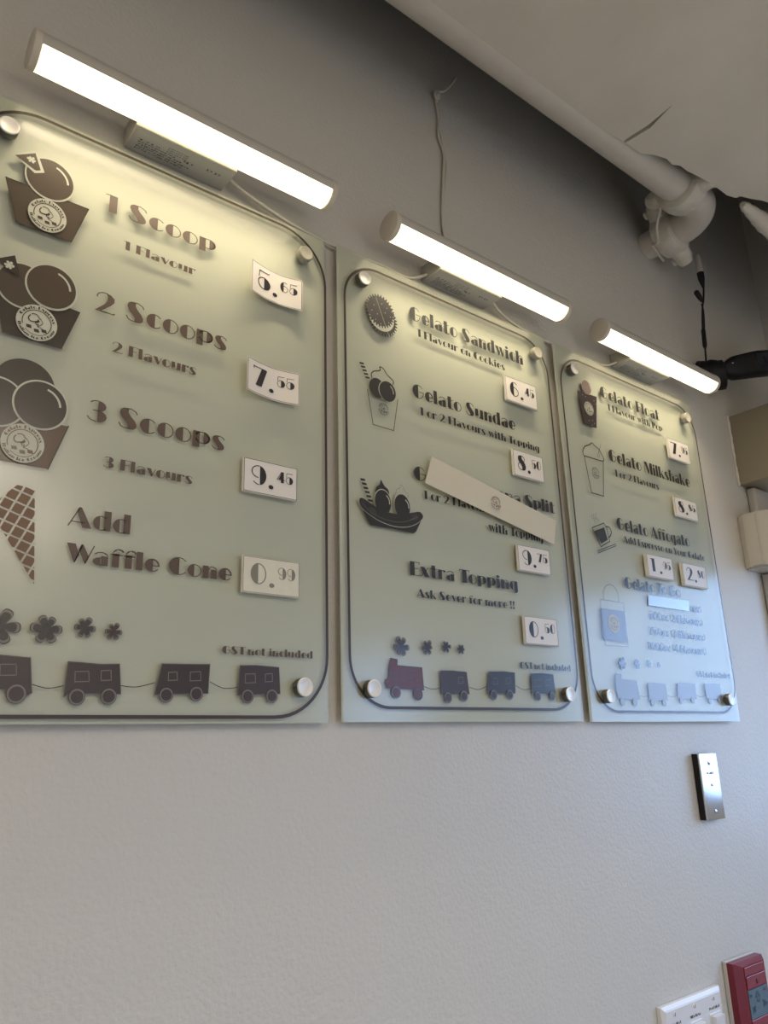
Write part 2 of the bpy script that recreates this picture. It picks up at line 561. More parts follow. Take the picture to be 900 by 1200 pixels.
# ---- broad fat-and-hairline display letters: cap height 1, x-height .72
XH, TH, HL = .72, .30, .05
def earc(cx, cy, rx, ry, a0, a1, n=16):
    return [(cx + rx * math.cos(math.radians(a0 + (a1 - a0) * k / n)), cy + ry * math.sin(math.radians(a0 + (a1 - a0) * k / n))) for k in range(n + 1)]
def glyph(ch):
    """returns (advance, list of polygons)"""
    P = []
    def rect(a, b, c, d):
        P.append([(a, c), (b, c), (b, d), (a, d)])
    def ring(cx, cy, rx, ry, a0, a1, w=HL):
        n = 14
        for k in range(n):
            q0, q1 = a0 + (a1 - a0) * k / n, a0 + (a1 - a0) * (k + 1) / n
            def pt(q, s):
                return (cx + (rx - s) * math.cos(math.radians(q)), cy + (ry - s) * math.sin(math.radians(q)))
            P.append([pt(q0, 0), pt(q1, 0), pt(q1, w), pt(q0, w)])
    def fill(cx, cy, rx, ry, a0, a1):
        P.append(earc(cx, cy, rx, ry, a0, a1))
    def ln(x0, y0, x1, y1, w=HL):
        dx, dy = x1 - x0, y1 - y0
        l = math.hypot(dx, dy)
        nx, ny = -dy / l * w / 2, dx / l * w / 2
        P.append([(x0 + nx, y0 + ny), (x0 - nx, y0 - ny), (x1 - nx, y1 - ny), (x1 + nx, y1 + ny)])
    def pg(*pts):
        P.append(list(pts))
    def ess(w, h):
        # fat diagonal with hairline hooks
        pg((.06 * w, .74 * h), (.10 * w, .89 * h), (.25 * w, .985 * h), (.42 * w, 1.0 * h), (.50 * w, .975 * h), (.50 * w, .80 * h), (.60 * w, .66 * h), (.86 * w, .42 * h), (.95 * w, .27 * h), (.93 * w, .12 * h), (.80 * w, .02 * h), (.62 * w, 0), (.50 * w, .02 * h), (.50 * w, .16 * h), (.42 * w, .30 * h), (.14 * w, .56 * h))
        for t in ((.36, .97, .66, .995), (.66, .975, .86, .90), (.86, .91, .95, .76)):
            ln(t[0] * w, t[1] * h, t[2] * w, t[3] * h)
        for t in ((.04, .24, .14, .09), (.13, .10, .33, .02), (.33, .03, .62, .02)):
            ln(t[0] * w, t[1] * h, t[2] * w, t[3] * h)
    h = XH
    adv = .5
    if ch == ' ':
        return .34, P
    if ch == 'o':
        fill(.36, h / 2, .34, h / 2 + .01, 92, 268); ring(.36, h / 2, .35, h / 2 + .01, -92, 92); adv = .73
    elif ch in 'cC':
        r, H = (.34, h) if ch == 'c' else (.46, 1)
        fill(r + .02, H / 2, r, H / 2 + .01, 85, 275); ring(r + .02, H / 2, r + .02, H / 2 + .01, -90, -38); ring(r + .02, H / 2, r + .02, H / 2 + .01, 38, 90); adv = r * 2 - (.0 if ch == 'c' else .04)
    elif ch == 'G':
        fill(.48, .5, .46, .51, 88, 272); ring(.48, .5, .47, .51, 35, 90); ring(.48, .5, .47, .51, -90, 0); ln(.56, .5, .97, .5); adv = 1.0
    elif ch == 'e':
        fill(.36, h / 2, .34, h / 2 + .01, 85, 275); ring(.36, h / 2, .34, h / 2 + .01, 0, 92, .09); ln(.34, h * .47, .70, h * .47, .06); ring(.36, h / 2, .35, h / 2 + .01, -92, -35); adv = .72
    elif ch == 's':
        ess(.62, h); adv = .63
    elif ch == 'S':
        ess(.78, 1); adv = .82
    elif ch == 'p':
        m_ = h / 2 + .06; q_ = h / 2 - .05
        rect(.02, TH + .02, -.10, h); ring(.42, m_, .30, q_, 95, 165); ring(.42, m_, .30, q_, 195, 265); fill(.46, m_, .33, q_, -84, 84); ring(.44, m_, .33, q_, -100, 100); adv = .82
    elif ch == 'b':
        rect(.02, TH + .02, 0, 1); fill(.44, h / 2, .33, h / 2 + .01, -80, 80); ring(.44, h / 2, .33, h / 2 + .01, -150, 150); adv = .80
    elif ch == 'd':
        rect(.46, .46 + TH, 0, 1); fill(.34, h / 2, .33, h / 2 + .01, 98, 262); ring(.36, h / 2, .34, h / 2 + .01, 50, 100); ring(.36, h / 2, .34, h / 2 + .01, 260, 310); adv = .81
    elif ch == 'g':
        rect(.44, .44 + TH, .0, h); fill(.33, h / 2, .32, h / 2, 98, 262); ring(.36, h / 2, .33, h / 2, 50, 100); ring(.36, h / 2, .33, h / 2, 260, 310); pg((.44, 0), (.74, 0), (.72, -.12), (.6, -.2), (.36, -.21), (.22, -.16), (.36, -.165), (.46, -.12)); adv = .79
    elif ch == 'a':
        rect(.38, .38 + TH, 0, h * .72); fill(.38, h * .72, .30, h * .29, 0, 90); ring(.36, h * .60, .32, h * .41, 90, 150); ring(.36, h * .66, .36, h * .35, 60, 95)
        fill(.34, h * .29, .32, h * .30, 90, 270); ln(.32, h * .57, .42, h * .57); ln(.32, h * .025, .42, h * .05); adv = .73
    elif ch in 'nhmr':
        rect(.02, .02 + TH, 0, 1 if ch == 'h' else h)
        if ch == 'r':
            ring(.44, h * .62, .18, h * .38, 50, 165); fill(.52, h * .88, .09, h * .12, 0, 360); adv = .60
        else:
            x = .02
            for q in range(2 if ch == 'm' else 1):
                ring(x + .47, h * .62, .19, h * .39, 85, 170)
                rect(x + .42, x + .42 + TH, 0, h * .74); fill(x + .42, h * .74, TH, h * .27, 0, 90)
                x += .42
            adv = x + TH + .05
    elif ch == 'u':
        rect(.02, .02 + TH, h * .22, h); fill(.02 + TH, h * .24, TH, h * .25, 180, 270); ring(.36, h * .3, .16, h * .31, 270, 340); rect(.48, .48 + TH, 0, h); adv = .83
    elif ch == 'l':
        rect(.02, .02 + TH, 0, 1); adv = .37
    elif ch == 'i':
        rect(.02, .02 + TH, 0, h); fill(.02 + TH / 2, .89, .14, .11, 0, 360); adv = .37
    elif ch == 't':
        rect(.10, .10 + TH, .08, .94); pg((.10, .1), (.4, .1), (.42, 0), (.2, 0)); ln(0, h - .03, .56, h - .03); ring(.42, .16, .17, .17, 250, 340); adv = .58
    elif ch == 'f':
        rect(.10, .10 + TH, 0, .74); fill(.40, .74, .30, .27, 95, 180); ring(.40, .78, .22, .23, 20, 110, .09); ln(0, h - .05, .54, h - .05, .06); adv = .54
    elif ch == 'k':
        rect(.02, .02 + TH, 0, 1); ln(.32, h * .42, .66, h); pg((.36, h * .5), (.46, h * .66), (.84, 0), (.48, 0)); adv = .82
    elif ch == 'v':
        pg((0, h), (.34, h), (.50, h * .18), (.44, 0), (.36, 0)); ln(.40, 0.01, .68, h); adv = .68
    elif ch == 'w':
        pg((0, h), (.32, h), (.46, h * .2), (.38, 0), (.32, 0)); ln(.36, .02, .54, h * .8); pg((.40, h), (.68, h), (.82, h * .2), (.74, 0), (.68, 0)); ln(.73, .01, .98, h); adv = 1.0
    elif ch == 'x':
        pg((0, h), (.36, h), (.74, 0), (.38, 0)); ln(.04, 0, .66, h); adv = .76
    elif ch == 'A':
        pg((.42, 1.0), (.52, 1.0), (.98, 0), (.60, 0), (.34, .82)); ln(.02, 0, .44, .97, .055); ln(.14, .25, .66, .25); adv = .98
    elif ch == 'B':
        rect(.02, .36, 0, 1); fill(.40, .74, .32, .26, -85, 85); fill(.40, .27, .36, .28, -85, 85); ring(.4, .74, .32, .26, 80, 130); ring(.4, .27, .36, .28, 230, 280); adv = .82
    elif ch in 'EF':
        rect(.02, .36, 0, 1); ln(.3, .975, .74, .975); ln(.3, .52, .62, .52); ln(.725, 1, .725, .84)
        if ch == 'E':
            ln(.3, .025, .76, .025); ln(.745, 0, .745, .18)
        adv = .74
    elif ch == 'I':
        rect(.02, .36, 0, 1); adv = .40
    elif ch == 'M':
        ln(.04, 0, .10, 1, .06); pg((.06, 1), (.42, 1), (.66, .2), (.56, 0), (.5, 0)); ln(.58, .03, .86, .97); rect(.80, 1.14, 0, 1); adv = 1.18
    elif ch == 'P':
        rect(.02, .36, 0, 1); fill(.42, .70, .36, .30, -85, 85); ring(.42, .70, .36, .30, 80, 130); ring(.42, .7, .36, .3, 230, 280); adv = .80
    elif ch == 'T':
        rect(.24, .60, 0, 1); ln(0, .975, .84, .975); ln(.025, 1, .025, .84); ln(.815, 1, .815, .84); adv = .70
    elif ch == 'W':
        pg((0, 1), (.36, 1), (.53, .42), (.37, 0), (.34, 0)); ln(.37, .03, .64, .97); pg((.60, 1.0), (.68, 1.0), (.95, .38), (.82, 0), (.78, 0), (.51, .70)); ln(.81, .02, 1.14, 1); adv = 1.06
    elif ch == 'Y':
        pg((0, 1), (.36, 1), (.60, .46), (.60, 0), (.28, 0), (.28, .42)); ln(.52, .46, .84, 1); adv = .78
    elif ch == '.':
        fill(.16, .12, .15, .13, 0, 360); adv = .34
    elif ch == '!':
        pg((.03, 1), (.33, 1), (.22, .32), (.14, .32)); fill(.18, .12, .14, .12, 0, 360); adv = .40
    elif ch == '(':
        ring(.34, .5, .34, .55, 120, 240, .09); adv = .26
    elif ch == ')':
        ring(-.1, .5, .34, .55, -60, 60, .09); adv = .30
    elif ch == '0':
        fill(.42, .5, .40, .51, 92, 268); ring(.42, .5, .41, .51, -92, 92); adv = .88
    elif ch == '1':
        rect(.16, .48, 0, 1); ln(0, .95, .2, .975); adv = .54
    elif ch == '2':
        pg((.44, .98), (.62, .95), (.78, .80), (.78, .62), (.66, .44), (.30, .06), (.58, .06), (.6, .0), (.02, .0), (.10, .08), (.40, .42), (.50, .62), (.5, .82)); ring(.40, .74, .34, .26, 70, 195); ln(.3, .025, .80, .025); ln(.78, 0, .82, .09); adv = .86
    elif ch == '3':
        fill(.42, .75, .32, .26, -88, 88); fill(.42, .27, .36, .28, -88, 88); ring(.40, .75, .32, .26, 85, 150); ln(.24, .52, .5, .52); ring(.38, .27, .36, .28, 195, 275); adv = .82
    elif ch == '4':
        rect(.46, .76, 0, 1); ln(.04, .26, .9, .26); ln(.05, .26, .5, .95, .06); pg((.2, .3), (.46, .3), (.46, .8)); adv = .9
    elif ch == '5':
        fill(.42, .33, .38, .34, -90, 90); ring(.42, .33, .38, .34, 90, 270); ln(.12, .97, .70, .97); ln(.14, .98, .10, .60); ln(.70, .97, .73, 1.03); adv = .84
    elif ch == '6':
        fill(.42, .5, .40, .51, 98, 262); ring(.44, .5, .40, .51, 50, 98); ring(.44, .5, .40, .51, 262, 275); ring(.42, .31, .38, .32, -90, 90); ln(.36, .62, .48, .63); adv = .86
    elif ch == '7':
        ln(.02, .97, .78, .97); ln(.03, 1.02, .03, .86); pg((.50, .97), (.82, .97), (.50, 0), (.14, 0)); adv = .84
    elif ch == '8':
        pg((.08, .78), (.14, .93), (.34, 1.0), (.46, .98), (.46, .80), (.76, .46), (.82, .28), (.78, .10), (.62, 0), (.44, 0), (.46, .2), (.38, .36), (.12, .60)); ring(.44, .76, .30, .24, -50, 90); ring(.42, .27, .38, .28, 120, 275); adv = .88
    elif ch == '9':
        fill(.44, .5, .40, .51, -82, 82); ring(.42, .5, .40, .51, 82, 95); ring(.42, .5, .40, .51, 225, 275); ring(.42, .68, .38, .33, 90, 270); adv = .86
    else:
        rect(.05, .3, 0, h); adv = .4
    return adv, P
_gc = {}
def layout(s, track=.03):
    x, out = 0, []
    for ch in s:
        if ch not in _gc:
            _gc[ch] = glyph(ch)
        adv, P = _gc[ch]
        out += [[(x + a, b) for a, b in pg] for pg in P]
        x += adv + track
    return x - track, out

YG = -.018            # front face of the glass boards
YP = YG - .0004       # prints
def text(sh, s, x0, z0, width, cap, m, layer=0):
    w, polys = layout(s)
    k = width / w
    for pg in polys:
        sh.poly([(x0 + a * k, z0 + b * cap) for a, b in pg], m, layer)
def text_px(parent, s, bl, br, top, m):
    a, b, t = at(*bl, YP), at(*br, YP), at(*top, YP)
    sh = Shape()
    cap = t.z - a.z
    text(sh, s, a.x, (a.z + b.z) / 2, b.x - a.x, cap, m)
    return sh.build('lettering', parent, YP)
def arctext(sh, s, cx, cz, r, cap, a_mid, span, m, layer, inner=False):
    w, polys = layout(s)
    for pg in polys:
        out = []
        for a, b in pg:
            t = a / w - .5
            if not inner:
                ang = math.radians(a_mid - t * span)
                rr_ = r + b * cap
            else:
                ang = math.radians(a_mid + t * span)
                rr_ = r + cap - b * cap
            out.append((cx + rr_ * math.cos(ang), cz + rr_ * math.sin(ang)))
        sh.poly(out, m, layer)
def logo(sh, cx, cz, r, dark, light, layer=2, disc=True):
    if disc:
        sh.ell(cx, cz, r, r, light, layer)
    L = layer + 1
    arctext(sh, 'Gelato Express', cx, cz, r * .77, r * .17, 88, 150, dark, L)
    arctext(sh, 'Italian Ice Cream', cx, cz, r * .77, r * .15, 270, 155, dark, L, True)
    sh.stroke([(cx + x, cz + z) for x, z in earc(0, 0, r * .70, r * .70, -38, 200, 26)], r * .045, dark, L)
    sh.stroke([(cx + x, cz + z) for x, z in earc(0, 0, r * .70, r * .70, 222, 322, 14)], r * .03, dark, L)
    def P(pts, w=.045):
        pts = [(p.x, p.y) for p in smoothpath([(a, b, 0) for a, b in pts], 5)]
        sh.stroke([(cx + a * r, cz + b * r) for a, b in pts], w * r, dark, L)
    P([(-.34, .36), (-.42, .18), (-.34, .02), (-.14, .02), (.02, .1), (.06, .2)], .06)
    P([(-.1, .02), (.02, .04), (.1, .14)], .09)
    P([(-.3, .42), (-.14, .46), (0, .42), (.08, .3), (.2, .22)], .05)
    P([(.2, .2), (.28, .06), (.18, -.1), (.05, -.2), (.2, -.24), (.32, -.3)], .035)
    P([(-.06, .0), (-.02, -.12), (.08, -.06), (.04, -.2)], .035)
    for (px_, pz_) in ((-.36, -.30), (.02, -.44), (.38, -.36)):
        sh.poly([(cx + r * (px_ + a), cz + r * (pz_ + b)) for a, b in ((-.14, .08), (.10, .09), (.15, -.09), (-.10, -.09))], dark, L)

def px2(pts, Y=YP):
    out = []
    for u, v in pts:
        p = at(u, v, Y)
        out.append((p.x, p.z))
    return out
def c2(u, v):
    p = at(u, v, YP)
    return p.x, p.z
def crv(pts, n=5, closed=False):
    if closed:
        q = pts[-1:] + pts + pts[:2]
        s = smoothpath([(a, b, 0) for a, b in q], n)
        s = s[n:-n - 1]
    else:
        s = smoothpath([(a, b, 0) for a, b in pts], n)
    return [(p.x, p.y) for p in s]

# ------------------------------------------------------------------ menu boards
GW, GH, GAP, GX0 = .48494, .7062, .0219, -.39135
GZ = [1.6, 1.601, 1.60013]
BORD = [  # left inset, right inset, bottom, top of the printed border
    (.0075, .0025, .0075, .6961), (.0112, .0060, .0188, .6874), (.0099, -.0002, .0174, .6875)]
def rrect(x0, x1, z0, z1, rad, n=12):
    pts = []
    for cx, cz, a in ((x1 - rad, z0 + rad, -90), (x1 - rad, z1 - rad, 0), (x0 + rad, z1 - rad, 90), (x0 + rad, z0 + rad, 180)):
        pts += earc(cx, cz, rad, rad, a, a + 90, n)
    return pts
def knob(parent, x, z, shaded=False):
    bm = bmesh.new()
    r = .0116
    prof = [(0, r * .92), (.0008, r), (.0105, r), (.0118, r * .93), (.0119, r * .78), (.0114, r * .70), (.0116, r * .0)]
    n = 32
    prev = None
    for (d, q) in prof:
        y = YG - .0003 - d
        if q == 0:
            c = bm.verts.new((x, y, z))
            for k in range(n):
                f = bm.faces.new((prev[k], prev[(k + 1) % n], c))
                f.material_index = 0
            break
        ring = [bm.verts.new((x + q * math.cos(2 * PI * k / n), y, z + q * math.sin(2 * PI * k / n))) for k in range(n)]
        if prev:
            for k in range(n):
                f = bm.faces.new((prev[k], prev[(k + 1) % n], ring[(k + 1) % n], ring[k]))
                f.material_index = 1 if d <= .0106 else 0
        prev = ring
    o = bm_obj('standoff_knob', bm, [M['shadedknob'], M['shadedknob']] if shaded else [M['knob'], M['knobside']], parent, True)
    if shaded:
        o['label'] = 'dull grey knob, shade painted on'
    b2 = bmesh.new()
    tube(b2, [(x, -.001, z), (x, YG + .0055, z)], .0095, 20)
    bm_obj('spacer', b2, M['knobside'], o, True)
BOARD_LABELS = ['large left menu board listing scoops, brown pictures of three cups and a waffle cone',
                'middle menu board listing sandwich, sundae and split, with black cookie and boat pictures',
                'right menu board listing float, milkshake and affogato, its lower part washed by blue window light']
boards = []
for k in range(3):
    x0 = GX0 + k * (GW + GAP)
    z0 = GZ[k]
    root = empty('menu_board', (x0 + GW / 2, 0, z0))
    tag(root, BOARD_LABELS[k], 'menu board')
    bm = bmesh.new()
    box(bm, x0, x0 + GW, YG, YG + .0048, z0, z0 + GH, .0006, 1)
    bm_obj('glass_sheet', bm, M['glass'], root)
    bm = bmesh.new()
    box(bm, x0 + .0006, x0 + GW - .0006, YG + .0049, YG + .0054, z0 + .0006, z0 + GH - .0006)
    bm_obj('frosted_film', bm, M['film'], root)
    li, ri, zb, zt = BORD[k]
    sh = Shape()
    sh.stroke(rrect(x0 + li, x0 + GW - ri, z0 + zb, z0 + zt, .066 if k else .075), .0040, M['line'], 0, True)
    sh.build('border_line', root, YP)
    for kx in (.0424, GW - .0424):
        for kz in (.0424, .6574):
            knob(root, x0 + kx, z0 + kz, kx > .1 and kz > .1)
    boards.append(root)
B1, B2, B3 = boards

# ---- lettering
for s, bl, br, top in [
    ('1 Scoop', (122.5, 247.5), (253.3, 296), (122.5, 227)),
    ('1 Flavour', (144.5, 292.3), (229, 322), (144.3, 282)),
    ('2 Scoops', (110, 361.6), (266, 412.5), (111, 338)),
    ('2 Flavours', (130.5, 411.6), (230, 440), (130.5, 399)),
    ('3 Scoops', (100, 491.5), (263.5, 528.5), (103, 467)),
    ('3 Flavours', (120, 546.5), (225.5, 568), (121, 533.5)),
    ('Add', (78.9, 615.7), (153.5, 626.8), (80, 592)),
    ('Waffle Cone', (76.5, 658.5), (271.8, 680.5), (77, 636)),
    ('GST not included', (260, 765), (366.7, 772.5), (260, 755.8))]:
    text_px(B1, s, bl, br, top, M['brown'])
for s, bl, br, top in [
    ('Gelato Sandwich', (479.8, 375), (613.5, 426.8), (480, 359.5)),
    ('1 Flavour on Cookies', (489, 394.3), (592, 434), (489, 385.5)),
    ('Gelato Sundae', (483.6, 465.9), (604.4, 503.4), (484, 450.5)),
    ('1 or 2 Flavours with Topping', (492, 487.2), (632.4, 529), (492, 478)),
    ('Gelato Banana Split', (485, 562), (650.6, 601.8), (485, 546)),
    ('1 or 2 Flavours', (496.5, 584.6), (575, 601.5), (496.5, 575)),
    ('with Topping', (572.7, 622.4), (637, 635.6), (572.7, 612)),
    ('Extra Topping', (480.7, 675.1), (607.5, 691), (480.7, 658.9)),
    ('Ask Sever for more !!', (489, 699.8), (604, 713.5), (489, 690)),
    ('GST not included', (609.5, 782.8), (669.2, 787), (609.5, 775.2))]:
    text_px(B2, s, bl, br, top, M['black'])
for s, bl, br, top in [
    ('Gelato Float', (703.8, 467), (772.8, 491.3), (704, 454.5)),
    ('1 Flavour with Pop', (712.5, 482.3), (776.6, 504.5), (712.5, 475)),
    ('Gelato Milkshake', (714, 541), (809, 570.3), (714, 527.5)),
    ('1 or 2 Flavours', (721, 559), (772.6, 573.3), (721, 551.3)),
    ('Gelato Affogato', (723.4, 621), (808.7, 640), (723.6, 607.5)),
    ('Add Espresso on Your Gelato', (731, 637), (826.4, 656.5), (731, 629)),
    ('Gelato To Go', (732.8, 689.6), (798.3, 700), (733, 676.5)),
    ('250cc (1 Flavour)', (761, 709.3), (822.5, 718.5), (761, 699.8)),
    ('500cc (2 Flavours)', (761.2, 726), (824, 732.8), (761.2, 716.8)),
    ('750cc (3 Flavours)', (761.2, 744.3), (827, 750.3), (761.2, 735.3)),
    ('1000cc (4 Flavours)', (760, 761.5), (828.5, 767.3), (760, 752.5)),
    ('GST not included', (816.7, 792.6), (856, 795), (816.7, 786.2))]:
    text_px(B3, s, bl, br, top, M['black'])

# ---- pictures, board 1
def arc_hl(sh, cx, cz, r, m, layer, w=.09, a0=5, a1=75):
    sh.stroke([(cx + a, cz + b) for a, b in earc(0, 0, r * .76, r * .76, a0, a1, 12)], r * w, m, layer)
def fan(sh, cx, cz, pts, m, layer):
    for i in range(len(pts)):
        a, b = pts[i], pts[(i + 1) % len(pts)]
        sh.poly([(cx, cz), (cx + a[0], cz + a[1]), (cx + b[0], cz + b[1])], m, layer)
def splash(sh, cx, cz, r, m, light, seed, lw=True, layer=0):
    rnd = random.Random(seed)
    n = 6
    pts = []
    for i in range(n):
        a = 2 * PI * i / n + rnd.uniform(-.12, .12)
        l = r * rnd.uniform(.85, 1.1)
        for da, q in ((-.50, .40), (-.40, .78), (-.18, 1.0), (.18, 1.0), (.40, .78), (.50, .40)):
            pts.append((math.cos(a + da) * l * q, math.sin(a + da) * l * q))
    pts = crv(pts, 3, True)
    if lw:
        for k_, m_, l_ in ((1.16, m, 0), (1.09, light, 1), (.92, m, 2)):
            fan(sh, cx, cz, [(a * k_, b * k_) for a, b in pts], m_, l_)
    else:
        fan(sh, cx, cz, pts, m, layer)
S_ = .0013   # metres per photograph pixel near board 1, only used for line widths

R1 = .0262
sh = Shape()
cup = px2([(6.7, 207.3), (18.7, 260), (83.6, 283.6), (104, 245.3)])
sh.poly(cup, M['brown1'], 0)
sh.sharp(cup, .0010, M['brown2'], 1)
bx, bz = c2(58.8, 211)
sh.ell(bx, bz, R1 * 1.07, R1 * 1.07, M['light'], 2)
sh.ell(bx, bz + R1 * .02, R1, R1, M['brown1'], 3)
arc_hl(sh, bx, bz, R1, M['light'], 4)
fl = px2([(14.5, 180.5), (43, 177.5), (52, 203), (40.5, 203.5)])
sh.poly(fl, M['light'], 4)
sh.poly(px2([(17.3, 182.3), (41.3, 180.2), (47.5, 200.3), (41.8, 200.5)]), M['brown1'], 5)
fx, fz = c2(36.5, 188)
splash(sh, fx, fz, .0047, M['light'], M['light'], 3, False, 6)
lx, lz = c2(55.3, 253.3)
logo(sh, lx, lz, .0212, M['brown1'], M['light'], 5)
sh.build('cup_picture', B1, YP)

sh = Shape()
cup = px2([(-9, 326), (2.7, 389.3), (72.4, 409), (94.3, 366)])
sh.poly(cup, M['brown2'], 0)
bx, bz = c2(26.5, 335)
sh.ell(bx, bz, R1 * 1.07, R1 * 1.07, M['light'], 1)
sh.ell(bx, bz + .0004, R1, R1, M['brown1'], 2)
bx, bz = c2(60.5, 337)
sh.ell(bx, bz, R1 * 1.09, R1 * 1.09, M['light'], 3)
sh.ell(bx, bz + .0004, R1 * 1.01, R1 * 1.01, M['brown1'], 4)
arc_hl(sh, bx, bz, R1, M['light'], 5)
sh.poly(px2([(-7, 304), (17.3, 299.8), (23.5, 325), (16, 322)]), M['brown2'], 5)
fx, fz = c2(10, 311)
splash(sh, fx, fz, .0052, M['light'], M['light'], 8, False, 6)
lx, lz = c2(42.7, 379)
logo(sh, lx, lz, .0216, M['brown2'], M['light'], 6)
sh.build('cup_picture', B1, YP)

sh = Shape()
cup = px2([(-34, 477), (-24, 535), (56, 549.6), (80, 499.7)])
sh.poly(cup, M['brown3'], 0)
sh.sharp(cup[2:4], .0016, M['brown2'], 1, False)
bx, bz = c2(29, 452)
sh.ell(bx, bz, R1 * 1.18, R1 * 1.18, M['brown2'], 1)
bx, bz = c2(-4, 470)
sh.ell(bx, bz, R1 * 1.09, R1 * 1.09, M['light'], 2)
sh.ell(bx, bz, R1 * 1.01, R1 * 1.01, M['brown2'], 3)
bx, bz = c2(47.5, 475)
sh.ell(bx, bz, R1 * 1.10, R1 * 1.10, M['light'], 4)
sh.ell(bx, bz, R1 * 1.02, R1 * 1.02, M['brown2'], 5)
arc_hl(sh, bx, bz, R1, M['light'], 6)
sh.poly(px2([(-20, 432), (-2, 428), (1.5, 436), (-8, 452)]), M['brown2'], 5)
lx, lz = c2(26, 520)
logo(sh, lx, lz, .0216, M['brown3'], M['light'], 7)
sh.build('cup_picture', B1, YP)

# waffle cone: brown cells between pale lattice lines, clipped to the half cone
def clip(poly, a, b):
    """keep the part of poly left of the line a->b"""
    out = []
    n = len(poly)
    def side(p):
        return (b[0] - a[0]) * (p[1] - a[1]) - (b[1] - a[1]) * (p[0] - a[0])
    for i in range(n):
        p, q = poly[i], poly[(i + 1) % n]
        sp_, sq = side(p), side(q)
        if sp_ >= 0:
            out.append(p)
        if sp_ * sq < 0:
            t = sp_ / (sp_ - sq)
            out.append((p[0] + (q[0] - p[0]) * t, p[1] + (q[1] - p[1]) * t))
    return out
sh = Shape()
# lattice in photograph frame: origin and two steps (cell centre to centre)
og = Vector((28.2, 584.8))
s1 = Vector((13.4, 5.9))
s2 = Vector((-6.9, 11.0))
clipline = [((41, 560), (40, 690)), ((39.6, 684.2), (-60, 515))]     # right edge, slanted left edge
top_ = [((-22, 602), (8.5, 577)), ((8.5, 577), (22, 567)), ((21, 566.5), (30, 570.5)), ((28, 570), (43, 573.5))]
for i in range(-6, 10):
    for j in range(-4, 14):
        c = og + s1 * i + s2 * j
        cell = [tuple(c + s1 * a * .41 + s2 * b * .41) for a, b in ((-1, -1), (1, -1), (1, 1), (-1, 1))]
        # photograph frame has y down: keep the wanted side of each line
        for (a, b) in clipline:
            cell = clip(cell, a, b)
            if len(cell) < 3:
                break
        if len(cell) < 3:
            continue
        for (a, b) in top_:
            cell = clip(cell, a, b)
            if len(cell) < 3:
                break
        if len(cell) >= 3:
            sh.poly(px2(cell), M['cone'], 0)
sh.build('waffle_cone_picture', B1, YP)

def wheel(sh, u, v, r, m, light, L):
    x, z = c2(u, v)
    sh.ell(x, z, r, r, m, L, 20)
    if light:
        sh.ell(x, z, r * .93, r * .93, light, L + 1, 20)
        sh.ell(x, z, r * .74, r * .74, m, L + 2, 20)
def wagon(sh, body, wins, wheels, m, light, r=.0062, lw=.0009):
    b = px2(body)
    sh.poly(b, m, 0)
    if light:
        sh.sharp(b, lw, light, 1)
        sh.sharp(b, lw * .45, m, 2)
    for (u0, v0, u1, v1) in wins:
        sh.sharp(px2([(u0, v0), (u1, v0 + (u1 - u0) * .05 - 1), (u1 + .3, v1), (u0 - .3, v1 + .5)]), lw, light or M['light'], 1)
    for (u, v) in wheels:
        wheel(sh, u, v, r, m, light, 3)
PG = mat('thin_outline_vinyl', (.20, .18, .16), .35)
sh = Shape()
wagon(sh, [(-45, 766), (-2, 767.5), (35.6, 771), (37, 812), (32, 814.5), (28, 808), (-45, 808)], [(0, 778.5, 19, 791)], [(18.8, 813.2)], M['purple'], PG, .0095)
wagon(sh, [(80, 775.5), (95, 776.5), (118, 778.5), (140, 778.2), (141.3, 813.3), (80, 812.5), (74.7, 816.5)], [(88, 787, 104, 798.5), (118.5, 786, 130, 797)], [(89.8, 816.8), (127, 816.2)], M['purple'], PG, .0085)
wagon(sh, [(190, 777.8), (215, 778.5), (245.8, 778.7), (243.6, 812.5), (181.3, 813.8)], [(197.5, 788, 207.5, 797), (223, 787.5, 235, 797.5)], [(194.5, 814.5), (229.8, 813.2)], M['purple'], PG, .0082)
wagon(sh, [(281.5, 780), (300, 779.8), (326.7, 782.2), (328, 813), (278.7, 814.7)], [(287.5, 790, 299, 800), (311, 790, 319, 798.5)], [(289.8, 816), (318.2, 815.8)], M['purple'], PG, .0082)
for (a, b, c) in (((37.5, 802), (56, 806.5), (74.5, 803.5)), ((141.5, 803.5), (160, 805), (181.5, 800)), ((246, 799), (262, 806.5), (278.5, 805.5))):
    sh.stroke(crv(px2([a, b, c]), 6), .0009, M['purple'], 0)
sh.build('train_picture', B1, YP)
for i, (u, v, r) in enumerate(((0, 734, .0165), (54.5, 737, .0130), (99, 736, .0098), (133, 740, .0078))):
    sh = Shape()
    x, z = c2(u, v)
    splash(sh, x, z, r, M['black'] if i < 3 else M['purple'], PG, 11 + i)
    sh.build('smoke_picture', B1, YP)

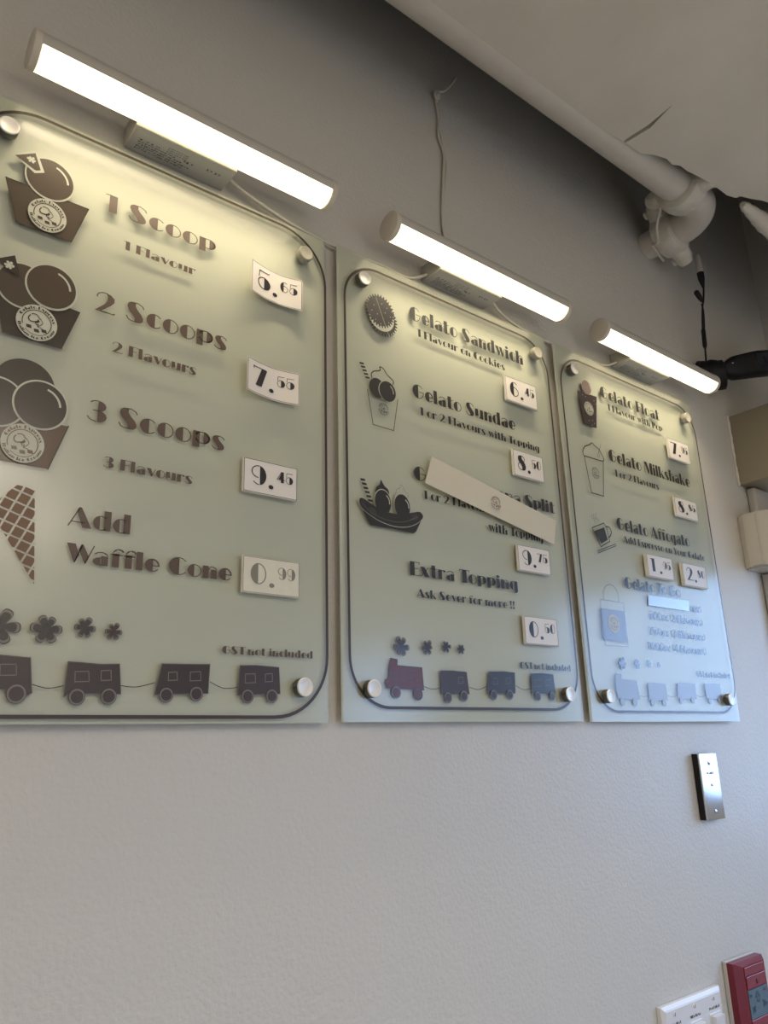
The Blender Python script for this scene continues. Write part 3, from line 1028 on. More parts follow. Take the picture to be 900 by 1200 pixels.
# ---- pictures, board 2
sh = Shape()
def gear(cx, cz, r, n, m, layer, amp=.045):
    pts = []
    for k in range(n * 4):
        a = 2 * PI * k / (n * 4)
        q = 1 + (amp if (k % 4) in (0, 1) else -amp)
        pts.append((cx + r * q * math.cos(a), cz + r * q * math.sin(a)))
    sh.poly(pts, m, layer)
cx, cz = c2(449, 374.5)
gear(cx, cz, .0268, 30, M['black'], 0, .075)
cx, cz = c2(446.8, 370.8)
sh.ell(cx, cz, .0255, .0255, M['light'], 1)
cx, cz = c2(445.3, 364.6)
gear(cx, cz, .0270, 30, M['black'], 2, .075)
for (u, v) in ((431.5, 352), (429.5, 358.5), (438, 357.5), (447, 356.5), (455.5, 356), (435.5, 363.5), (453, 361.5), (458.8, 366), (433.5, 369), (442, 368), (451, 367), (440, 374.5), (457, 372), (446, 379.5), (455.3, 378.5)):
    x, z = c2(u, v)
    sh.ell(x, z, .0009, .0009, M['light'], 3, 8)
sh.sharp(px2([(440, 348), (456.5, 397)]), .0006, M['light'], 3, False)
sh.build('cookie_picture', B2, YP)

def straw(sh, a, b, w, m, n=5, layer=0):
    a, b = Vector(c2(*a)), Vector(c2(*b))
    d = b - a
    nrm = Vector((-d.y, d.x)).normalized() * w / 2
    if nrm.x < 0:
        nrm = -nrm
    for i in range(n):
        t0, t1 = (i + .0) / n, (i + .55) / n
        s_ = .45 / n
        sh.poly([tuple(a + d * t0 - nrm), tuple(a + d * (t0 + s_) + nrm), tuple(a + d * (t1 + s_) + nrm), tuple(a + d * t1 - nrm)], m, layer)
sh = Shape()
straw(sh, (423, 423.5), (431.5, 444.5), .0075, M['black'], 5)
sh.stroke(crv(px2([(436, 443), (435.2, 438), (438, 435), (443, 434.6), (445.6, 433.5), (445, 430), (448, 431), (450.5, 434), (453.5, 439), (458, 443.5), (461, 447), (460.5, 451)])), .0018, M['black'], 0)
sh.sharp([c2(430.6, 456.3), c2(437.3, 497.3), c2(461.4, 504.6), c2(466.2, 468.4)], .0011, M['black'], 0, False)
bx, bz = c2(442, 454.8)
sh.ell(bx, bz, .0152, .0162, M['black'], 1)
bx, bz = c2(453.5, 458.8)
sh.ell(bx, bz, .0168, .0170, M['light'], 2)
sh.ell(bx + .0006, bz, .0160, .0165, M['black'], 3)
arc_hl(sh, bx, bz, .0155, M['light'], 4, .10, -10, 60)
lx, lz = c2(449.5, 479.5)
logo(sh, lx, lz, .0108, M['black'], M['light'], 1, False)
sh.build('sundae_picture', B2, YP)

sh = Shape()
straw(sh, (424.3, 559.5), (434.8, 589), .0078, M['black'], 6)
sh.poly(crv(px2([(446.3, 562), (448.5, 566), (451, 570), (455, 574), (455, 580), (441, 578), (441, 571), (445, 567.5)]), 3, True), M['black'], 0)
sh.stroke(crv(px2([(463.8, 578), (465, 573), (468.5, 572), (469.5, 568), (472, 570), (474, 575), (478.5, 581), (476.5, 585)])), .0004, M['black'], 0)
for (u, v) in ((448.6, 588), (471.2, 593)):
    bx, bz = c2(u, v)
    sh.ell(bx, bz, .0157, .0192, M['light'], 1)
    sh.ell(bx, bz - .0006, .0148, .0184, M['black'], 2)
    arc_hl(sh, bx, bz, .0158, M['light'], 3, .11, -10, 60)
hull = crv(px2([(420, 585), (422.5, 583), (427, 585), (440, 594), (454, 600.5), (470, 602.8), (485, 600.5), (492, 600), (495.8, 606), (490, 613), (478, 618), (462, 617.5), (444, 611), (428, 600), (421, 592)]), 4, True)
base = px2([(425, 598), (430, 609), (434, 615.5), (460, 620), (484, 625), (487, 623.5), (493, 611)])
sh.poly(base, M['black'], 3)
sh.poly([(a, b) for a, b in hull], M['light'], 4)
cxh = sum(a for a, b in hull) / len(hull)
czh = sum(b for a, b in hull) / len(hull)
sh.poly([(cxh + (a - cxh) * .985, czh + (b - czh) * .95) for a, b in hull], M['black'], 5)
sh.stroke(crv(px2([(424, 590), (436, 602), (454, 610), (472, 612), (489, 606)])), .0005, PG, 6)
for dx in (0, 2.5, 5):
    sh.stroke(crv(px2([(432 + dx, 594 + dx * .5), (434.5 + dx, 598 + dx * .5), (434 + dx, 602 + dx * .6)])), .0004, PG, 6)
    sh.stroke(crv(px2([(481 + dx, 603.5), (483.5 + dx, 606), (481 + dx, 610)])), .0004, PG, 6)
sh.build('dessert_boat_picture', B2, YP)

sh = Shape()
wagon(sh, [(456, 779.6), (457.5, 771), (465.6, 772.8), (465.4, 779.6), (480, 781), (494.4, 782.2), (496.7, 809), (453.5, 806.5), (451.5, 802), (451.5, 796), (455, 796)], [(460.5, 788, 468, 796.5), (478, 789, 485.5, 797)], [(463.8, 811.2), (489.6, 813.5)], M['rosewash'], M['purple'], .0085, .0005)
wagon(sh, [(516, 786), (530, 786), (546.6, 787.7), (549.9, 813.5), (516.7, 813.5)], [(537.5, 794, 542.5, 800.5)], [(524.7, 817.6), (543.4, 815.7)], M['purple'], PG, .0078, .0006)
wagon(sh, [(573.4, 787), (590, 787), (603, 788.3), (603.7, 812.5), (570.8, 812.5)], [(578, 795.5, 583, 801.5), (592, 795, 598, 801)], [(578.2, 814.4), (597.2, 814.1)], M['black'], PG, .0074, .0006)
wagon(sh, [(622.4, 789.3), (634, 789), (648, 790.3), (650.7, 812.8), (623, 812.5)], [(627, 797, 635, 804), (639, 797, 644.5, 803)], [(630, 816), (646.8, 816)], M['black'], PG, .0072, .0006)
for (a, b, c) in (((497, 804.5), (506, 807.5), (515.5, 806.5)), ((550, 805.5), (561, 808), (570.5, 804)), ((604, 803), (613, 808), (622, 807))):
    sh.stroke(crv(px2([a, b, c]), 6), .0009, M['black'], 0)
sh.build('train_picture', B2, YP)
for i, (u, v, r) in enumerate(((470.3, 757.7, .0120), (500.5, 759, .0096), (522.8, 758, .0078), (540.2, 761, .0062))):
    sh = Shape()
    x, z = c2(u, v)
    splash(sh, x, z, r, M['purple'] if i < 2 else M['black'], PG, 21 + i)
    sh.build('smoke_picture', B2, YP)

# ---- pictures, board 3
sh = Shape()
bx, bz = c2(687, 454)
cup = px2([(676.7, 457), (684.2, 496.5), (698.8, 501.8), (698.8, 465)])
sh.poly(cup, M['purple'], 0)
sh.ell(bx, bz, .0160, .0160, M['light'], 1)
sh.ell(bx, bz, .0150, .0150, mat('mauve_vinyl', (.22, .16, .14), .35), 2)
sh.poly(px2([(676.7, 457), (684.2, 496.5), (698.8, 501.8), (698.8, 465), (693, 464), (684, 461)]), M['purple'], 3)
arc_hl(sh, bx, bz, .0150, M['light'], 4, .10, -5, 50)
lx, lz = c2(689.6, 479)
logo(sh, lx, lz, .0143, M['purple'], M['light'], 5)
sh.sharp(px2([(694, 451), (696, 444.5)]), .0007, M['light'], 3, False)
for (u, v) in ((682, 463), (685.5, 465), (695.5, 470), (697.5, 474), (690, 493), (694, 493), (696, 496.5), (693.5, 498.5)):
    x, z = c2(u, v)
    sh.ell(x, z, .0010, .0010, M['light'], 5, 8)
sh.build('float_picture', B3, YP)

sh = Shape()
sh.sharp(px2([(684.6, 534), (693.3, 577.3), (707.3, 581.5), (707, 541)]), .0019, M['black'], 0, False)
sh.stroke(crv(px2([(684.3, 534), (683, 529), (685.5, 523), (690, 521.5), (693.8, 519), (697, 522.5), (701.5, 526), (704, 530.5), (707.5, 537.5), (706, 540.3), (696, 537.5), (684.3, 534)])), .0020, M['black'], 0)
sh.stroke(crv(px2([(704, 520), (703.5, 523), (702, 528), (702.5, 534), (701, 536), (700.5, 533), (702, 528)])), .0007, M['black'], 0)
lx, lz = c2(697.8, 554.4)
logo(sh, lx, lz, .0128, M['black'], M['light'], 1, False)
sh.build('milkshake_picture', B3, YP)

sh = Shape()
body = px2([(694, 618.5), (708, 613), (711.5, 620), (714.3, 634), (704.5, 640.5)])
sh.sharp(px2([(694, 618.3), (707.5, 613), (711, 619), (714.6, 634.5), (704.3, 640.5)]), .0016, M['black'], 0)
sh.poly(px2([(696.5, 622.5), (708, 618), (712.3, 632.5), (704.8, 637)]), M['black'], 0)
sh.stroke(crv(px2([(709.5, 617), (714, 618), (716.5, 624), (714.5, 629), (713, 630)])), .0022, M['black'], 0)
sh.sharp(px2([(700.5, 645.5), (721.5, 637.5)]), .0014, M['black'], 0, False)
sh.sharp(px2([(701, 648), (722, 639.5)]), .0014, M['black'], 0, False)
for dx in (0, 2.4, 4.8):
    sh.stroke(crv(px2([(693.8 + dx, 602.5 - dx * .2), (693.3 + dx, 606), (696.5 + dx, 609), (696.8 + dx, 613 - dx * .3)])), .0007, M['black'], 0)
sh.build('coffee_glass_picture', B3, YP)

sh = Shape()
sh.sharp(px2([(703.3, 702.2), (730.5, 706.5), (736.5, 758), (709.5, 756)]), .0008, M['black'], 0)
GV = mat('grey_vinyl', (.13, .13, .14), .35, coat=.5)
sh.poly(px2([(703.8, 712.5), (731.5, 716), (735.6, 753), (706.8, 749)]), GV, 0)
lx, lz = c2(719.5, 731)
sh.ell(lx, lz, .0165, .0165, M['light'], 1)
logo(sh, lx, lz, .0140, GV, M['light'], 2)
sh.stroke(crv(px2([(708, 703), (707, 694), (710, 687), (715, 685), (721, 689), (724.5, 697), (725, 706)])), .0009, M['black'], 0)
sh.build('carrier_bag_picture', B3, YP)

sh = Shape()
GT = mat('grey_wash_vinyl', (.19, .18, .165), .35, noise=(200, .5, (.16, .16, .155)), coat=.45)  # train print paled: window reflection put into the colour
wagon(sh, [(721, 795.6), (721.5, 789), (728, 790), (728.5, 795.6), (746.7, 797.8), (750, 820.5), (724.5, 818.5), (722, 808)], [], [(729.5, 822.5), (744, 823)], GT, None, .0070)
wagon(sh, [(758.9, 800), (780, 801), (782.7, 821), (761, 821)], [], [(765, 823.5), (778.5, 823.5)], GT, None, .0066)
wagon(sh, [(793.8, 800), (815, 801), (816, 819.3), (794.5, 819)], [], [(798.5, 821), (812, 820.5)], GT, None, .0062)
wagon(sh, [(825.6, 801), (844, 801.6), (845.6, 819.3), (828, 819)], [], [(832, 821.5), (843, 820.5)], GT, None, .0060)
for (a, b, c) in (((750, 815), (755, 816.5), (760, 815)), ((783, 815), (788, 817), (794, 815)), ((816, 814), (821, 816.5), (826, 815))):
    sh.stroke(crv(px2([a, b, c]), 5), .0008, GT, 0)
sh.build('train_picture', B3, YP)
for i, (u, v, r) in enumerate(((729.3, 777.5, .0105), (747, 778.3, .0085), (761, 777.5, .0068), (772, 779.5, .0055))):
    sh = Shape()
    x, z = c2(u, v)
    splash(sh, x, z, r, M['purple'], PG, 31 + i, i < 1)
    sh.build('smoke_picture', B3, YP)

# ------------------------------------------------------------------ price cards
def price(corners, big, cents, label, thick=.005, bendy=False, ink='ink', card=None):
    q = [at(u, v, YG - thick) for u, v in corners]     # TL BL TR BR
    x0 = (q[0].x + q[1].x) / 2
    x1 = (q[2].x + q[3].x) / 2
    z1 = (q[0].z + q[2].z) / 2
    z0 = (q[1].z + q[3].z) / 2
    w, h = x1 - x0, z1 - z0
    root = empty('price_card', (x0 + w / 2, YG, z0))
    tag(root, label, 'price card', 'price cards on the menu boards')
    if bendy:
        bend = lambda x: .010 * (abs((x - x0) / w - .58) / .58) ** 1.7
    else:
        bend = lambda x: 0.0
    Yf = YG - thick if not bendy else YG - .0022
    cm = card or M['card']
    if bendy:
        # thin curled card: front, back and edges
        bm = bmesh.new()
        n = 16
        rows = []
        for i in range(n + 1):
            x = x0 + w * i / n
            y = Yf - bend(x)
            rows.append([bm.verts.new((x, y, z0)), bm.verts.new((x, y, z1)), bm.verts.new((x, y + .0006, z1)), bm.verts.new((x, y + .0006, z0))])
        for i in range(n):
            for k in range(4):
                bm.faces.new((rows[i][k], rows[i][(k + 1) % 4], rows[i + 1][(k + 1) % 4], rows[i + 1][k]))
        bm.faces.new(rows[0])
        bm.faces.new(rows[-1])
        bm_obj('card', bm, cm, root)
        pd = bmesh.new()
        box(pd, x0 + w * .5, x0 + w * .66, Yf + .0007, YG - .0006, z0 + h * .35, z0 + h * .65)
        bm_obj('adhesive_pad', pd, M['acry'], root)
    else:
        bm = bmesh.new()
        box(bm, x0, x1, Yf + .0006, YG - .0006, z0, z1, .0007, 2)
        bm_obj('acrylic_block', bm, M['acry'], root)
        bm = bmesh.new()
        box(bm, x0 + .0006, x1 - .0006, Yf, Yf + .0005, z0 + .0006, z1 - .0006)
        bm_obj('card', bm, cm, root)
    sh = Shape()
    m = M[ink]
    e_ = w * .012
    for (a, b, c, d) in ((x0 + e_, x1 - e_, z0 + e_, z0 + e_ + .0006), (x0 + e_, x1 - e_, z1 - e_ - .0006, z1 - e_), (x0 + e_, x0 + e_ + .0006, z0 + e_, z1 - e_), (x1 - e_ - .0006, x1 - e_, z0 + e_, z1 - e_)):
        nn = 16 if (b - a) > .01 else 1
        for i in range(nn):
            xa, xb = a + (b - a) * i / nn, a + (b - a) * (i + 1) / nn
            sh.poly([(xa, c), (xb, c), (xb, d), (xa, d)], m)
    text(sh, big, x0 + w * .13, z0 + h * .26, w * (.29 if big != '1' else .17), h * .56, m)
    sh.ell(x0 + w * .50, z0 + h * .26, w * .045, h * .062, m)
    text(sh, cents, x0 + w * .60, z0 + h * .45, w * .32, h * .33, m)
    sh.build('price_print', root, Yf - .0003, bend)
price([(292.2, 308.3), (291.3, 344.2), (353.7, 327.8), (352.5, 363.7)], '5', '65', 'curled white price card reading 5.65, topmost on the left board', bendy=True)
price([(287.2, 419.7), (286.3, 458), (350.8, 438.7), (348.8, 476.2)], '7', '55', 'slightly curled white price card reading 7.55 on the left board', bendy=True)
price([(285, 535), (285, 575), (348.8, 548.7), (348.3, 587.5)], '9', '45', 'flat white price card reading 9.45 on the left board')
price([(284.2, 650.5), (283.7, 695), (351.3, 658.8), (351.2, 700)], '0', '99', 'shiny cream price card with grey digits reading 0.99 beside the waffle cone line', ink='greyink', card=mat('shiny_cream_card', (.74, .72, .60), .22, noise=(60, .5, (.66, .64, .54)), bump=[(50, .0006)], coat=1))
price([(592, 440), (593, 468), (629, 453), (629, 481)], '6', '45', 'white price card reading 6.45, topmost on the middle board')
price([(601, 525.6), (602, 556.4), (636.6, 536.4), (637.3, 565.6)], '8', '50', 'white price card reading 8.50 on the middle board above the slanted strip')
price([(606, 636.7), (607.8, 667.8), (643.3, 645.4), (646.4, 675.6)], '9', '75', 'white price card reading 9.75 on the middle board below the slanted strip')
price([(613.3, 721), (616, 753.8), (653, 725.8), (654.6, 758.7)], '0', '50', 'white price card reading 0.50, lowest on the middle board')
price([(782, 512), (784.4, 536.5), (807, 522), (808.7, 544)], '7', '95', 'white price card reading 7.95, topmost on the right board')
price([(789.9, 580.7), (792.3, 604), (816.2, 589.8), (818.2, 611.8)], '8', '85', 'white price card reading 8.85 on the right board beside the milkshake line')
price([(757.6, 648.5), (760, 675.4), (787.4, 654.6), (790, 680.7)], '1', '95', 'price card reading 1.95 in a clear block, left of the low pair of cards', .008)
price([(799.6, 659), (802, 685.6), (826.5, 664.4), (829.7, 690.5)], '2', '80', 'price card reading 2.80 in a clear block, right of the low pair of cards', .008)

# slanted strip that covers one line of the middle board
def strip():
    Y1 = YG - .006
    q = [at(u, v, Y1) for u, v in ((506.2, 534.9), (498.4, 566), (649.6, 638.2), (651.8, 610.4))]
    root = empty('cover_strip', (q[1].x, YG, q[1].z))
    tag(root, 'cream plastic strip taped aslant over a line of the middle menu board', 'strip')
    bm = bmesh.new()
    f_ = [bm.verts.new(p) for p in q]
    b_2 = [bm.verts.new(p + Vector((0, .0009, 0))) for p in q]
    bm.faces.new(f_)
    bm.faces.new(b_2)
    for i in range(4):
        j = (i + 1) % 4
        bm.faces.new((f_[i], f_[j], b_2[j], b_2[i]))
    bm_obj('strip_sheet', bm, M['strip'], root)
    for t in (.12, .88):
        c = q[0].lerp(q[3], t).lerp(q[1].lerp(q[2], t), .5)
        bm = bmesh.new()
        box(bm, c.x - .006, c.x + .006, Y1 + .001, YG - .0006, c.z - .006, c.z + .006)
        bm_obj('adhesive_pad', bm, M['strip'], root)
    sh = Shape()
    c = at(581, 589.5, Y1)
    sh.ell(c.x, c.z, .012, .012, M['strip'], 0)
    logo(sh, c.x, c.z, .0125, mat('strip_logo_ink', (.10, .035, .035), .4), M['strip'], 0, False)
    sh.build('strip_logo', root, Y1 - .0003)
strip()
bm = bmesh.new()
q = [at(u, v, YG - .0015) for u, v in ((759.7, 697.3), (760, 709.3), (808, 716.3), (807.5, 704.2))]
f_ = [bm.verts.new(p) for p in q]
g_ = [bm.verts.new(p + Vector((0, .0006, 0))) for p in q]
bm.faces.new(f_)
bm.faces.new(g_)
for i in range(4):
    bm.faces.new((f_[i], f_[(i + 1) % 4], g_[(i + 1) % 4], g_[i]))
tag(bm_obj('silver_tape', bm, M['tape']), 'shiny silver tape covering a size line on the right menu board', 'tape')

# ------------------------------------------------------------------ lamps over the boards
LZ, LY, LR = 2.3425, -.0635, .0222
def lamp(xa, xb, bxa, bxb, label):
    root = empty('picture_light', ((xa + xb) / 2, 0, LZ))
    tag(root, label, 'light', 'tube lights above the menu boards')
    n = 24
    # housing: upper half of the tube, with its rear turned to the wall
    def sector(a0, a1, r, x0, x1, closed=True):
        bm = bmesh.new()
        prof = [(LY + r * math.cos(a0 + (a1 - a0) * k / n), LZ + r * math.sin(a0 + (a1 - a0) * k / n)) for k in range(n + 1)]
        A = [bm.verts.new((x0, y, z)) for y, z in prof]
        B = [bm.verts.new((x1, y, z)) for y, z in prof]
        for k in range(n):
            bm.faces.new((A[k], A[k + 1], B[k + 1], B[k]))
        bm.faces.new((A[n], A[0], B[0], B[n]))
        bm.faces.new(A)
        bm.faces.new(B)
        return bm
    D = math.radians
    bm_obj('housing', sector(D(-42), D(196), LR, xa, xb), M['lamp_body'], root, True)
    bm_obj('diffuser', sector(D(196.5), D(317.5), LR - .0004, xa + .006, xb - .006), M['diff'], root, True)
    for x0, x1 in ((xa - .004, xa + .0058), (xb - .0058, xb + .004)):
        bm = bmesh.new()
        tube(bm, [(x0, LY, LZ), (x0 + .0012, LY, LZ), (x1 - .0012, LY, LZ), (x1, LY, LZ)], [LR - .0012, LR + .0006, LR + .0006, LR - .0012], 32)
        bm_obj('end_cap', bm, M['lamp_cap'], root, True)
    ld = bpy.data.lights.new('tube_light', 'AREA')
    ld.shape = 'RECTANGLE'
    ld.size = xb - xa - .03
    ld.size_y = .012
    ld.spread = math.radians(105)
    ld.color = (1.0, .82, .56)
    ld.energy = TUBE_WATTS
    lo = bpy.data.objects.new('tube_light', ld)
    lo.location = Vector(((xa + xb) / 2, LY - .003, LZ - LR - .0012)) - root.location
    lo.parent = root
    COL.objects.link(lo)
    zb = 2.3225
    bm = bmesh.new()
    box(bm, bxa, bxb, LY + .0155, -.0008, zb, zb + .030, .001, 1)
    bx = bm_obj('mounting_box', bm, M['lamp_body'], root)
    # rating sticker on the underside
    bm = bmesh.new()
    box(bm, bxa + .003, bxb - .003, LY + .018, -.006, zb - .0003, zb - .00005)
    st = bm_obj('rating_sticker', bm, M['sticker'], bx)
    bm = bmesh.new()
    w = bxb - bxa
    rnd = random.Random(int(xa * 100))
    def word(s, x, y, wd, cp):
        W_, polys = layout(s)
        for pg in polys:
            v = [bm.verts.new((x + a / W_ * wd, y + b * cp, zb - .0004)) for a, b in pg]
            try:
                bm.faces.new(v)
            except Exception:
                pass
    return root, bm, word, bxa, bxb, zb, bx
def finish_lamp(t):
    root, bm, word, a, b, zb, bx = t
    w = b - a
    rows = [('FOR DRY OR DAMP LOCATIONS', 0, .46), ('INSTALLATION SEULEMENT', 0, .52), ('ATTENTION RISK OF FIRE', 0, .44), ('INSTALL INDOORS ONLY', 0, .36), ('CAT NO', 0, .2)]
    for i, (s, o, f) in enumerate(rows):
        word(s, a + w * (.08), -.0120 + -.0042 * i, w * f, .0026)
    word('LED', a + w * .52, -.026, w * .10, .0042)
    word('15 15', a + w * .74, -.030, w * .15, .0042)
    for i in range(3):
        word('120V 60Hz 7W', a + w * (.34), -.0285 - .0038 * i, w * .2, .0022)
    bm_obj('sticker_print', bm, M['stickerink'], bx)
LAMPS = [(-.341, .066, -.212, -.072), (.183, .595, .302, .449), (.712, 1.124, .833, .978)]
for (a, b, c, d), lb in zip(LAMPS, ['lit tube light above the left menu board', 'lit tube light above the middle menu board', 'lit tube light above the right menu board, its end in front of a black device']):
    finish_lamp(lamp(a, b, c, d, lb))

def cord(name, pts, r, m, label, n=10):
    bm = bmesh.new()
    tube(bm, smoothpath(pts, 6), r, n)
    o = bm_obj(name, bm, m, None, True)
    return tag(o, label, 'cord')
zt = GZ[0] + GH
cord('power_cord', [(-.075, -.02, 2.335), (-.04, -.014, 2.326), (.04, -.010, zt + .006), (.13, -.009, zt + .003), (.20, -.009, zt + .006), (.262, -.010, zt + .004), (.302, -.014, 2.330)], .0028, M['cord'], 'white power cord lying on the tops of the left and middle boards')
cord('power_cord', [(.449, -.02, 2.335), (.49, -.012, 2.320), (.56, -.008, zt + .005), (.70, -.008, zt + .004), (.79, -.009, zt + .006), (.833, -.014, 2.330)], .0028, M['cord'], 'white power cord lying on the tops of the middle and right boards')

# painted-over cable that climbs the wall from the middle lamp
def wall_cable():
    root = empty('wall_cable', (.36, 0, 2.4))
    tag(root, 'twisted white cable climbing the wall above the middle light', 'cable')
    ppx = [(523, 285), (521, 265), (519, 240), (522, 200), (521, 180), (516, 160), (514.5, 140), (513, 118)]
    for s in (-1, 1):
        bm = bmesh.new()
        P = []
        for i, (u, v) in enumerate(ppx):
            p = at(u + s * (1.3 if i not in (1, 4) else .5) * (1 if i % 2 else -1) * .7, v, -.006)
            P.append((p.x + s * .0018, -.005, p.z))
        tube(bm, smoothpath(P, 5), .0026, 8)
        bm_obj('cable_strand', bm, M['cord'], root, True)
    bm = bmesh.new()
    a, b, c, d = at(512.5, 120, -.008), at(510, 108, -.010), at(521, 106, -.012), at(534, 91, -.008)
    tube(bm, smoothpath([a, b, c, d], 5), .0027, 8)
    bm_obj('cable_tail', bm, M['cord'], root, True)
    bm = bmesh.new()
    k = at(512, 112, -.008)
    tube(bm, [k + Vector((0, 0, -.008)), k + Vector((0, 0, -.003)), k + Vector((0, 0, .004)), k + Vector((0, 0, .009))], [.004, .0065, .0065, .004], 10)
    bm_obj('cable_knot', bm, M['cord'], root, True)
wall_cable()

# ------------------------------------------------------------------ black device and its cable
def black_device():
    Yd = -.06
    c = at(885, 427, Yd)
    root = empty('speaker', (c.x, 0, c.z))
    tag(root, 'black rounded device with dark blue square face beside the end of the right light', 'speaker')
    l = at(846, 432, -.05)
    r_ = at(935, 424, -.135)
    A = (r_ - l)
    w = A.length
    A.normalize()
    U = Vector((0, 0, 1))
    U = (U - A * U.dot(A)).normalized()
    N = A.cross(U).normalized()          # towards the room
    if N.dot(CAM - l) < 0:
        N = -N
    def L3(a, n_, u):
        return l + A * a + N * n_ + U * u
    bm = bmesh.new()
    n = 28
    sect = []
    m_ = 16
    for i in range(m_ + 1):
        t = i / m_
        e_ = math.sin(min(1, t / .15) * PI / 2) ** .5 * math.sin(min(1, (1 - t) / .15) * PI / 2) ** .5 if 0 < t < 1 else .45
        g = min(1, t / .42)
        hz = (.0265 + .0045 * g) * max(e_, .12)
        hy = (.021 + .004 * g) * max(e_, .12)
        ring = []
        for k in range(n):
            a = 2 * PI * k / n
            cs, sn = math.cos(a), math.sin(a)
            ring.append(bm.verts.new(L3(w * t, hy * math.copysign(abs(cs) ** .6, cs), .004 + .0075 * g - .004 + hz * math.copysign(abs(sn) ** .6, sn) - .004)))
        sect.append(ring)
    for i in range(m_):
        for k in range(n):
            bm.faces.new((sect[i][k], sect[i][(k + 1) % n], sect[i + 1][(k + 1) % n], sect[i + 1][k]))
    bm.faces.new(sect[0])
    bm.faces.new(sect[-1])
    bm_obj('speaker_body', bm, M['blackplastic'], root, True)
    def lbox(a0, a1, n0, n1, u0, u1, bev):
        bm = bmesh.new()
        box(bm, a0, a1, n0, n1, u0, u1, bev, 3)
        for v in bm.verts:
            v.co = L3(*v.co)
        return bm
    f = bm_obj('speaker_face', lbox(w * .36, w * .84, .0225, .0262, -.013, .021, .0015), M['bluelens'], root, True)
    bm_obj('inner_face', lbox(w * .45, w * .75, .0262, .0280, -.006, .014, .0008), M['bluelens'], f, True)
    bm_obj('status_light', lbox(w * .07, w * .10, .0165, .0185, .003, .006, .0002), M['lamp_body'], root)
    # clamp body behind the lamp end
    k = at(838, 441, -.030)
    bm = bmesh.new()
    tube(bm, smoothpath([(k.x - .03, -.001, k.z + .006), (k.x - .012, -.02, k.z + .004), (k.x, -.035, k.z), (k.x + .01, -.05, k.z)], 4), [.034] * 4 + [.037] * 4 + [.036] * 4 + [.030], 24)
    bm_obj('clamp', bm, M['blackplastic'], root, True)
    return k
kk = black_device()
def hanging_cable():
    Y = -.05
    top = at(818.5, 300, Y)
    root = empty('hanging_cable', (top.x, Y, top.z))
    tag(root, 'thin black cable with a white plug hanging down to the black device', 'cable')
    P = [at(u, v, Y) for u, v in ((824.5, 334), (824.5, 350), (823.2, 362), (823.5, 385), (826, 405), (827.5, 424))]
    bm = bmesh.new()
    tube(bm, smoothpath(P, 5), .0022, 10)
    bm_obj('cable', bm, M['blackplastic'], root, True)
    bm = bmesh.new()
    P2 = [at(u, v, Y) for u, v in ((822, 356), (824.5, 365), (825.5, 385))]
    tube(bm, smoothpath(P2, 5), .0018, 10)
    bm_obj('cable', bm, M['blackplastic'], root, True)
    bm = bmesh.new()
    tube(bm, [at(816.5, 299.5, Y), at(817, 300.5, Y), at(820.5, 320, Y)], [.006, .0075, .0085], 20)
    bm_obj('white_plug', bm, M['cord'], root, True)
    bm = bmesh.new()
    tube(bm, [at(820.5, 319.5, Y), at(822, 327, Y), at(824.3, 337, Y)], [.0085, .0078, .003], 16)
    bm_obj('boot', bm, M['blackplastic'], root, True)
    bm = bmesh.new()
    tube(bm, [at(815, 341, Y), at(816, 342.5, Y), at(820, 348.5, Y), at(823, 354, Y)], [.004, .0065, .006, .0025], 14)
    bm_obj('side_plug', bm, M['blackplastic'], root, True)
    bm = bmesh.new()
    tube(bm, [at(824, 385, Y), at(824.2, 387, Y), at(826, 405, Y), at(826.3, 408, Y)], [.003, .0052, .0052, .003], 14)
    bm_obj('inline_joint', bm, M['blackplastic'], root, True)
hanging_cable()

